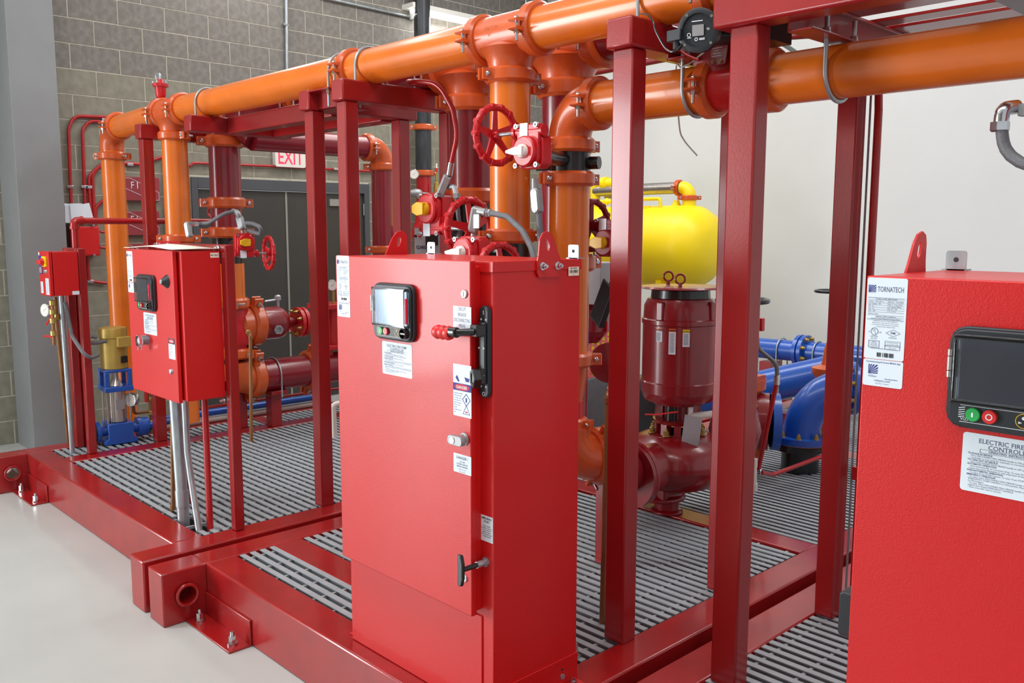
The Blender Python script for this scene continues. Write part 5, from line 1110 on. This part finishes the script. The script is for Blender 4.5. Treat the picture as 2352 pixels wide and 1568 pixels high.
# ================================================================ riser group by the wall
t = thing('black_riser_pipe', 'black riser pipe on the block wall with thin orange couplings and red foot', 'pipe', (-7.75, 6.1, 0))
rc = aX(972, 300, -7.75)
put(MB().cyl((-7.75, rc.y, 2.38), (-7.75, rc.y, 5.19), .087, 30), 'pipe', 'bpipe', t)
for v in (293, 398):
    z = aX(972, v, -7.75).z; coupling(t, (-7.75, rc.y, z), EZ, (.5, .85, 0), .088)
z = aX(972, 398, -7.75).z; z2 = aX(972, 478, -7.75).z
put(MB().cyl((-7.75, rc.y, z), (-7.75, rc.y, 1.2), .082, 28), 'pipe', 'rcond', t); coupling(t, (-7.75, rc.y, z2), EZ, (-.6, -.8, 0), .083)
put(MB().lathe((-7.75, rc.y, z2-.32), EZ, [(0, .15), (.10, .13), (.18, .10), (.28, .09)], 26), 'red_valve_body', 'rfit', t)
put(MB().tube([(-7.75, 3.06+0, 0)]*1+[(-7.75, 3.06, .01)], .001, 3), 'x', 'black', t) if False else None
t = thing('brass_relief_valve', 'brass and grey relief valve with red tip beside the black riser', 'valve', aX(1003, 470, -7.6))
c = aX(1003, 440, -7.6)
put(MB().lathe((c.x, c.y, c.z-.30), EZ, [(0, .035), (.10, .04), (.11, .06), (.22, .06), (.24, .04)], 18), 'grey_body', 'alum', t); put(MB().lathe((c.x, c.y, c.z-.05), EZ, [(0, .05), (.03, .05), (.04, .035), (.14, .03), (.16, .012), (.28, .010)], 16), 'brass_bonnet', 'brass', t)
put(MB().cyl((c.x, c.y, c.z+.21), (c.x, c.y, c.z+.25), .014, 10), 'red_tip', 'redb', t); put(MB().cyl((c.x, c.y, c.z+.25), (c.x, c.y, c.z+.30), .010, 10), 'white_tip', 'white', t)
t = thing('riser_gauge', 'small dial gauge and grey lever valve left of the black riser foot', 'gauge', aX(950, 440, -7.55))
gauge(t, aX(951, 400, -7.55), (.7, -.7, 0), .05); q = aX(955, 443, -7.5)
put(MB().lathe(q, (.7, .7, 0), [(-.06, .03), (0, .045), (.05, .035), (.07, .015)], 16).tube([q+V((.03, .03, 0)), q+V((.10, .14, -.01))], .009, 8), 'lever_valve', 'alum', t); q2 = aX(949, 437, -7.55); put(MB().cbox(q2+V((-.05, -.05, 0)), (.06, .06, .15)), 'red_block', 'rfit', t, .003)
a, b_ = aY(953, 523, 4.6), aY(1040, 625, 4.6)
t = thing('engine_controller', 'grey faced control box with dark screen and yellow label behind the yellow knob valve', 'box', ((a.x+b_.x)/2, 4.6, b_.z))
put(MB().box(a.x-.015, 4.602, b_.z, b_.x, 4.85, a.z+.015), 'box_body', 'rfit', t, .004); put(MB().box(a.x, 4.595, b_.z, b_.x-.01, 4.602, a.z), 'grey_face', 'greycab', t)
a1, b1 = aY(978, 530, 4.59), aY(1005, 563, 4.59); put(MB().box(a1.x, 4.585, b1.z, b1.x, 4.595, a1.z), 'dark_screen', 'black', t)
put(text(MB(), 'CLARKE', aY(956, 571, 4.592), EX, EZ, .040, bold=.02), 'lettering', 'inkb', t)
a1, b1 = aY(1011, 560, 4.59), aY(1024, 573, 4.59); put(MB().box(a1.x, 4.592, b1.z, b1.x, 4.595, a1.z), 'yellow_label', 'yellow', t)
for u, mt in ((956, 'black'), (966, 'redb')): put(MB().lathe(aY(u, 542, 4.595), -EY, [(0, .012), (.02, .010)], 12), 'toggle', mt, t)
# stand for the box
put(MB().box(a.x+.05, 4.62, ZT, a.x+.11, 4.68, b_.z), 'box_leg', 'frame', t); put(MB().box(b_.x-.1, 4.62, ZT, b_.x-.04, 4.68, b_.z), 'box_leg', 'frame', t)

# ================================================================ conduit bodies and hoses
def lb(t, p, q, w=.034, d=.03, cover=True, fac=(0, -1, 0)):
    # cast conduit body from p to q with an oval cover facing fac
    p, q = V(p), V(q); up = (q-p).normalized(); f = V(fac); f = (f-up*f.dot(up)).normalized(); s = up.cross(f)
    L = (q-p).length
    put(MB().prism(rrect(-w/2, 0, w/2, L, w*.35, 4), p-f*d/2, s, up, f*d), 'conduit_body', 'alum', t, .003)
    if cover:
        put(MB().prism(rrect(-w*.42, .004, w*.42, L-.004, w*.41, 6), p+f*d/2, s, up, f*.004), 'cover_plate', 'galv', t, .001)
        for e in (.010, L-.010): put(MB().lathe(p+f*(d/2+.004)+up*e, f, [(0, .003), (.002, .003)], 8), 'cover_screw', 'chrome', t)
# red conduit from the header down to the yellow knob gear
t = thing('red_conduit', 'red conduit curving over the second frame and down to a grey fitting', 'conduit', (-3.4, 2.75, 2.0))
P = [V((-3.70, 3.05, 2.475)), V((-3.66, 2.75, 2.475)), aY(955, 186, 2.70), aY(1008, 192, 2.72), aY(1040, 250, 2.74), aY(1051, 310, 2.74), aY(1037, 373, 2.74)]
put(MB().tube(P, .0125, 14, bend=.14), 'conduit', 'rcond', t); a = P[-1]; b_ = aY(1032, 402, 2.74)
put(MB().cyl(a, b_, .016, 16), 'coupling_sleeve', 'chrome', t)
lb(t, aY(1010, 452, 2.74), aY(1030, 402, 2.74), .038, .034, fac=(-.75, -.65, 0)); put(MB().cyl(aY(1015, 444, 2.76), aY(1016, 462, 2.76), .016, 14), 'nipple', 'alum', t)
put(MB().tube([aY(1030, 430, 2.76), aY(1043, 428, 2.76), aY(1049, 448, 2.76)], .013, 12, bend=.02).lathe(aY(1049, 444, 2.76), -EZ, [(0, .019), (.022, .019)], 6), 'elbow_connector', 'alum', t)
put(MB().tube([aY(1049, 452, 2.76), aY(1052, 490, 2.78), aY(1056, 520, 2.80), aY(1058, 570, 2.9)], .011, 12, bend=.05), 'flex_tail', 'flex', t)
t = thing('flex_conduit', 'grey flexible conduit arching from a cast fitting to behind the tall cabinet', 'conduit', aY(1080, 550, 2.36))
lb(t, aY(1087, 534, 2.38), aY(1097, 474, 2.38), .042, .032, fac=(-.9, -.5, 0)); put(MB().cyl(aY(1088, 536, 2.38), aY(1087, 550, 2.38), .012, 12), 'nipple', 'alum', t); put(MB().cyl(aY(1100, 485, 2.38), aY(1118, 488, 2.38), .016, 14), 'nipple', 'alum', t)
sd = put(MB().box(*(aY(1090, 524, 2.36)-V((.007, 0, 0))), *(aY(1098, 492, 2.36)+V((.004, .003, 0)))), 'side_label', 'white', t)
put(MB().lathe(aY(1117, 488, 2.38), (1, 0, -.05), [(0, .016), (.006, .019), (.016, .019), (.018, .015), (.03, .015)], 6), 'compression_nut', 'chrome', t)
put(MB().tube([aY(1126, 489, 2.38), aY(1165, 497, 2.37), aY(1200, 530, 2.34), aY(1222, 572, 2.30), aY(1236, 640, 2.28)], .0118, 14, bend=.10), 'flex_hose', 'flex', t)
t = thing('hanging_conduit_body', 'grey conduit body with oval cover hanging under the white knob gear', 'conduit', aY(1235, 520, 2.40))
lb(t, aY(1236, 490, 2.40), aY(1231, 432, 2.40), .036, .03, fac=(.1, -1, 0)); put(MB().cyl(aY(1229, 436, 2.40), aY(1229, 410, 2.40), .014, 14), 'nipple', 'alum', t)
put(MB().tube([aY(1238, 488, 2.40), aY(1242, 560, 2.40), aY(1244, 640, 2.40)], .0118, 14), 'flex_hose', 'flex', t)
t = thing('flex_conduit', 'grey conduit looping between two cast fittings over the left yellow knob gear', 'conduit', aY(500, 520, 2.7))
lb(t, aY(436, 545, 2.50), aY(430, 510, 2.50), .034, .03, fac=(.3, -1, 0)); put(MB().tube([aY(440, 513, 2.5), aY(455, 514, 2.52), aY(480, 512, 2.56), aY(515, 490, 2.62), aY(540, 485, 2.7)], .0125, 12, bend=.08), 'flex_hose', 'flex', t)
put(MB().cyl(aY(438, 513, 2.5), aY(452, 514, 2.5), .017, 6), 'nut', 'chrome', t)
lb(t, aY(557, 527, 2.72), aY(549, 496, 2.72), .040, .035, fac=(.6, -.9, 0)); put(MB().tube([aY(536, 485, 2.7), aY(546, 488, 2.7), aY(551, 502, 2.72)], .018, 12, bend=.03).cyl(aY(557, 525, 2.74), aY(559, 545, 2.74), .012, 10), 'angled_connector', 'alum', t)
put(MB().tube([aY(566, 512, 2.74), aY(580, 513, 2.74), aY(600, 522, 2.74), aY(598, 538, 2.76), aY(568, 528, 2.76)], .0125, 12, bend=.05), 'flex_hose', 'flex', t)
# digital gauge and its cables
t = thing('digital_gauge', 'black digital pressure gauge with small grey display beside the top orange pipe', 'gauge', aY(1605, 90, 2.50))
gcn = aY(1606, 70, 2.47); ax = V((.28, -.95, -.12)).normalized()
put(MB().lathe(gcn, ax, [(-.10, .045), (-.02, .048), (-.018, .069), (.012, .069), (.016, .060), (.016, .052), (.009, .050)], 44), 'gauge_body', 'blackpl', t)
up = (EZ-ax*EZ.dot(ax)).normalized(); rt = up.cross(ax)*1.0; fc = gcn+ax*.011
put(MB().prism(rrect(-.019, -.017, .019, .017, .002), fc, rt, up, ax*.002), 'display', 'alum', t)
b = MB()
def gm(x, y, w_, h_): o_ = fc+ax*.0022+rt*x+up*y; b.add([o_, o_+rt*w_, o_+rt*w_+up*h_, o_+up*h_], [(0, 1, 2, 3)])
gm(-.020, .027, .036, .0026); gm(-.036, -.022, .014, .002); gm(.028, .002, .010, .0018); gm(.030, -.002, .008, .0015); gm(.004, -.026, .018, .0018); gm(.004, -.030, .018, .0025)
b.ring(fc+ax*.002-rt*.030-up*.012, ax, [(0, .0065), (.0004, .0065), (.0004, .0045), (0, .0045)], 18); b.ring(fc+ax*.002-rt*.006-up*.027, ax, [(0, .0055), (.0004, .0055), (.0004, .0035), (0, .0035)], 18)
put(b, 'dial_print', 'whiteink', t, kind='stuff')
for a in (.7, 2.2, 3.9, 5.5): put(MB().lathe(gcn+(rt*cos(a)+up*sin(a))*.060+ax*.013, ax, [(0, .0048), (.004, .0048)], 10), 'case_screw', 'chrome', t)
put(MB().cyl(gcn-ax*.09, gcn-ax*.20+EX*.1, .045, 24).box(gcn.x+.12, 2.5, gcn.z-.05, gcn.x+.22, 2.66, gcn.z+.05), 'sensor_block', 'black', t)
p_ = gcn-rt*.075-up*.010; put(MB().cbox(p_, (.055, .04, .036)).cyl(p_-EZ*.01, p_-EZ*.045, .013, 14), 'cable_gland', 'blackpl', t, .003)
for du, dz in ((.13, .030), (.17, -.045)): put(MB().lathe(gcn+EX*du*.8+V((0, 0, dz)), (1, 0, 0), [(0, .010), (.02, .010), (.022, .014), (.036, .014)], 6), 'brass_fitting', 'brass', t)
put(MB().tube([gcn+V((.10, -.01, .04)), gcn+V((.10, -.01, .085)), gcn+V((.15, 0, .10))], .004, 8, bend=.03), 'clear_hose', 'tube_clear', t)
P = [p_-EZ*.045, aY(1567, 100, 2.45), aY(1550, 118, 2.43), aY(1530, 112, 2.43), aY(1508, 75, 2.42), aY(1500, 50, 2.42), aY(1488, 34, 2.44), aY(1473, 31, 2.48)]
P2_ = []
def spline(P, k=6):
    o = []
    for i in range(len(P)-1):
        p0, p1, p2_, p3_ = P[max(i-1, 0)], P[i], P[i+1], P[min(i+2, len(P)-1)]
        for j in range(k):
            t_ = j/k; o.append(.5*((2*p1)+(p2_-p0)*t_+(2*p0-5*p1+4*p2_-p3_)*t_*t_+(3*p1-p0-3*p2_+p3_)*t_**3))
    return o+[P[-1]]
put(MB().tube(spline(P), .0035, 8), 'signal_cable', 'black', label='thin black cable looping from the digital gauge over the centre post top', cat='cable')
# maroon filter plate with engraved text behind the post
t = thing('engraved_flange_plate', 'maroon valve plate with faint engraved text above the bright red pipe section', 'plate', aY(1650, 150, 2.66))
A = aY(1645, 148, 2.66)
put(MB(Matrix.Translation(A) @ Matrix.Rotation(radians(-12), 4, 'X')).prism(rrect(-.030, -.002, .036, .10, .008), (0, 0, 0), EX, EZ, (0, .006, 0)), 'plate', 'motor', t, .001)
b = MB()
for k in range(8):
    w_ = (.012, .016, .008, .020, .021, .007, .015, .019)[k]; b.box(A.x+.003-w_, A.y-.0214*0-.0035-.001*0, A.z+.088-.0088*k, A.x+.003+w_, A.y+.0-.003, A.z+.0896-.0088*k)
put(b, 'engraved_lines', 'paper', t, kind='stuff')
for dx in (-.012, .018): put(MB().ring(A+V((dx, -.004, .010)), -EY, [(0, .006), (.002, .006), (.002, .003), (0, .003)], 14), 'brass_rivet', 'brass', t)
put(MB().prism([(-.13, .02), (-.02, -.03), (.05, .0), (.05, .09), (-.13, .10)], (A.x, 2.69, A.z), EX, EZ, (0, .01, 0)), 'mount_bracket', 'frame', t)
put(MB().tube(spline([aY(1553, 88, 2.60), aY(1555, 105, 2.60), aY(1575, 125, 2.60), aY(1605, 138, 2.60)]), .005, 10), 'red_hose', 'rcond', t)
put(MB().tube(spline([aY(1660, 90, 2.60), aY(1620, 118, 2.60), aY(1585, 145, 2.62), aY(1565, 155, 2.66), aY(1553, 158, 2.8), aY(1560, 285, 2.88), aY(1570, 320, 2.88), aY(1601, 357, 2.88)]), .0030, 8), 'clear_tube', 'tube_clear', label='thin clear tube hanging below the lower orange pipe with a loose end', cat='hose')
# tablet hanging on a cable
t = thing('hanging_power_unit', 'black rectangular power unit hanging on its cable left of the centre post', 'electronics', aY(1385, 735, 2.62))
TT = Matrix.Translation(aY(1386, 696, 2.62)) @ Matrix.Rotation(radians(24), 4, 'Y') @ Matrix.Rotation(radians(-25), 4, 'Z')
put(MB(TT).prism(rrect(-.05, -.085, .05, .085, .006), (0, -.012, 0), EX, EZ, (0, .024, 0)), 'case', 'blackpl', t, .003); put(MB(TT).prism(rrect(-.043, -.078, .043, .078, .004), (0, -.0135, 0), EX, EZ, (0, .002, 0)), 'face', 'black', t)
put(MB(TT).cyl((.0, 0, .08), (.02, 0, .115), .008, 12), 'plug', 'black', t)
P = [TT @ V((.02, 0, .11)), aY(1407, 640, 2.60), aY(1409, 560, 2.58), aY(1406, 500, 2.58), aY(1411, 420, 2.56), aY(1413, 300, 2.53), aY(1413, 160, 2.53), aY(1413, 112, 2.52)]
put(MB().tube(spline(P), .0028, 8), 'power_cable', 'black', t)
# silver conduit body at the far right
t = thing('silver_conduit_elbow', 'silver conduit elbow with grey hose against the white wall at the right edge', 'conduit', aY(2300, 300, 2.6))
c = aY(2303, 253, 2.6)
put(MB().tube([c+V((.022, .04, .010)), c+V((0, 0, .004)), c+V((-.002, 0, -.035))], .019, 18, bend=.02), 'elbow', 'chrome', t); put(MB().lathe(c+V((-.004, 0, -.030)), -EZ, [(0, .024), (.022, .024), (.026, .019)], 6), 'hex_nut', 'chrome', t)
put(MB().prism([(0, -.016), (.16, -.028), (.47, -.05), (.47, -.014), (.16, .008), (0, .016)], c+V((.03, .02, 0)), EX, EZ, (0, .03, 0)), 'bracket_arm', 'galv', t, .002)
put(MB().tube(spline([c+V((-.001, 0, -.045)), aY(2342, 372, 2.6), V((-.50, 2.54, 1.82)), V((-.45, 2.05, 1.672))]), .0155, 14), 'flex_hose', 'flex', t)
# side conduit on the rear right post
t = thing('red_conduit', 'red conduit clipped along the right side of the rear post by the right cabinet', 'conduit', (-1.47, 3.25, ZT))
put(MB().cyl((-1.478, 3.262, ZT+.001), (-1.478, 3.262, 2.18), .0145, 16).cyl((-1.478, 3.262, 2.18), (-1.49, 3.262, 2.42), .0145, 16), 'conduit', 'rcond', t); put(MB().box(-1.508, 3.250, ZT, -1.502, 3.256, 2.3), 'strut', 'column', t)  # thin grey strip added to stand in for the gap between post and conduit
put(MB().box(-1.50, 3.24, .795, -1.458, 3.285, .845), 'clip', 'rcond', t, .002)
# thin rods and beams behind, under the roof of the frames
t = thing('upper_tie_rods', 'dark red thin rods crossing high behind the top orange pipes toward the white wall', 'frame', (-4, 5, 2.4))
for (u0, v0, u1, v1, y) in ((1340, 171, 1560, 128, 4.4), (1560, 100, 1900, 76, 4.4)):
    a, b_ = aY(u0, v0, y), aY(u1, v1, y); d = (b_-a); put(MB().cyl(a-d*.4, b_+d*.9, .022, 12), 'tie_rod', 'frame', t)
a = aY(1760, 75, 3.6); b_ = aY(1820, 115, 4.4); put(MB().cyl(a, b_+(b_-a), .012, 10), 'green_rod', mat('green_rod_paint', (20, 80, 60), .4, noise=.03), t)

# ================================================================ last small things
t = thing('strainer_gauge', 'white dial gauge on a brass stem left of the tall cabinet top', 'gauge', aX(765, 705, -6.05))
gauge(t, aX(763, 655, -6.04), (.9, -.45, 0), .042); put(MB().cyl(aX(766, 668, -6.05), aX(766, 708, -6.05), .011, 10).lathe(aX(766, 700, -6.05), EZ, [(0, .018), (.02, .018)], 6), 'gauge_stem', 'brass', t)
q = [aX(772, 928, -4.6), aX(765, 932, -4.6), aX(768, 1004, -4.6)]
put(MB().tube([q[0]+V((0, .05, 0)), q[0], q[1], q[2]], .018, 14, bend=.02), 'drain_pipe', 'pvc', label='white plastic drain pipe partly hidden by the left edge of the tall cabinet', cat='pipe')
q = aZ(1838, 1062, ZT)
t = thing('grating_stub_pipe', 'short brown pipe stub with a nut standing before the black foot of the blue elbow', 'pipe', q)
q2 = aY(1840, 990, q.y)
put(MB().cyl(q, (q.x, q.y, q2.z), .016, 14), 'stub', 'copper', t); put(MB().lathe((q.x, q.y, q.z+.11), EZ, [(0, .022), (.01, .036), (.03, .036), (.04, .022)], 12), 'nut', 'brass', t)
# moulded letters on the second tee
b = text(MB(), 'AROCO', (XT2-.065, YA-R6*1.045, ZA+.012), EX, EZ, .024, sx=.95); text(b, '20"', (XT2-.04, YA-R6*1.052, ZA-.012), EX, EZ, .016)
put(b, 'moulded_lettering', 'ofit', p1)
# repeats carry a group
GR = dict(pump_skid='pump skids side by side', floor_grating='grey gratings set in the skids', pipe_support_frame='red pipe support frames', pump_controller='red pump controller cabinets', valve_operator='valve gears on the pipes', wall_conduit='conduits on the block wall', wall_sign='faded red wall signs', wall_light='tube lights on the block wall', copper_drain='copper drain pipes', blue_suction_pipe='blue suction pipes', flex_conduit='grey flexible conduits', red_conduit='thin red conduits')
for o in SC.objects:
    if o.parent is None and 'label' in o:
        g = GR.get(o.name.split('.')[0])
        if g: o['group'] = g
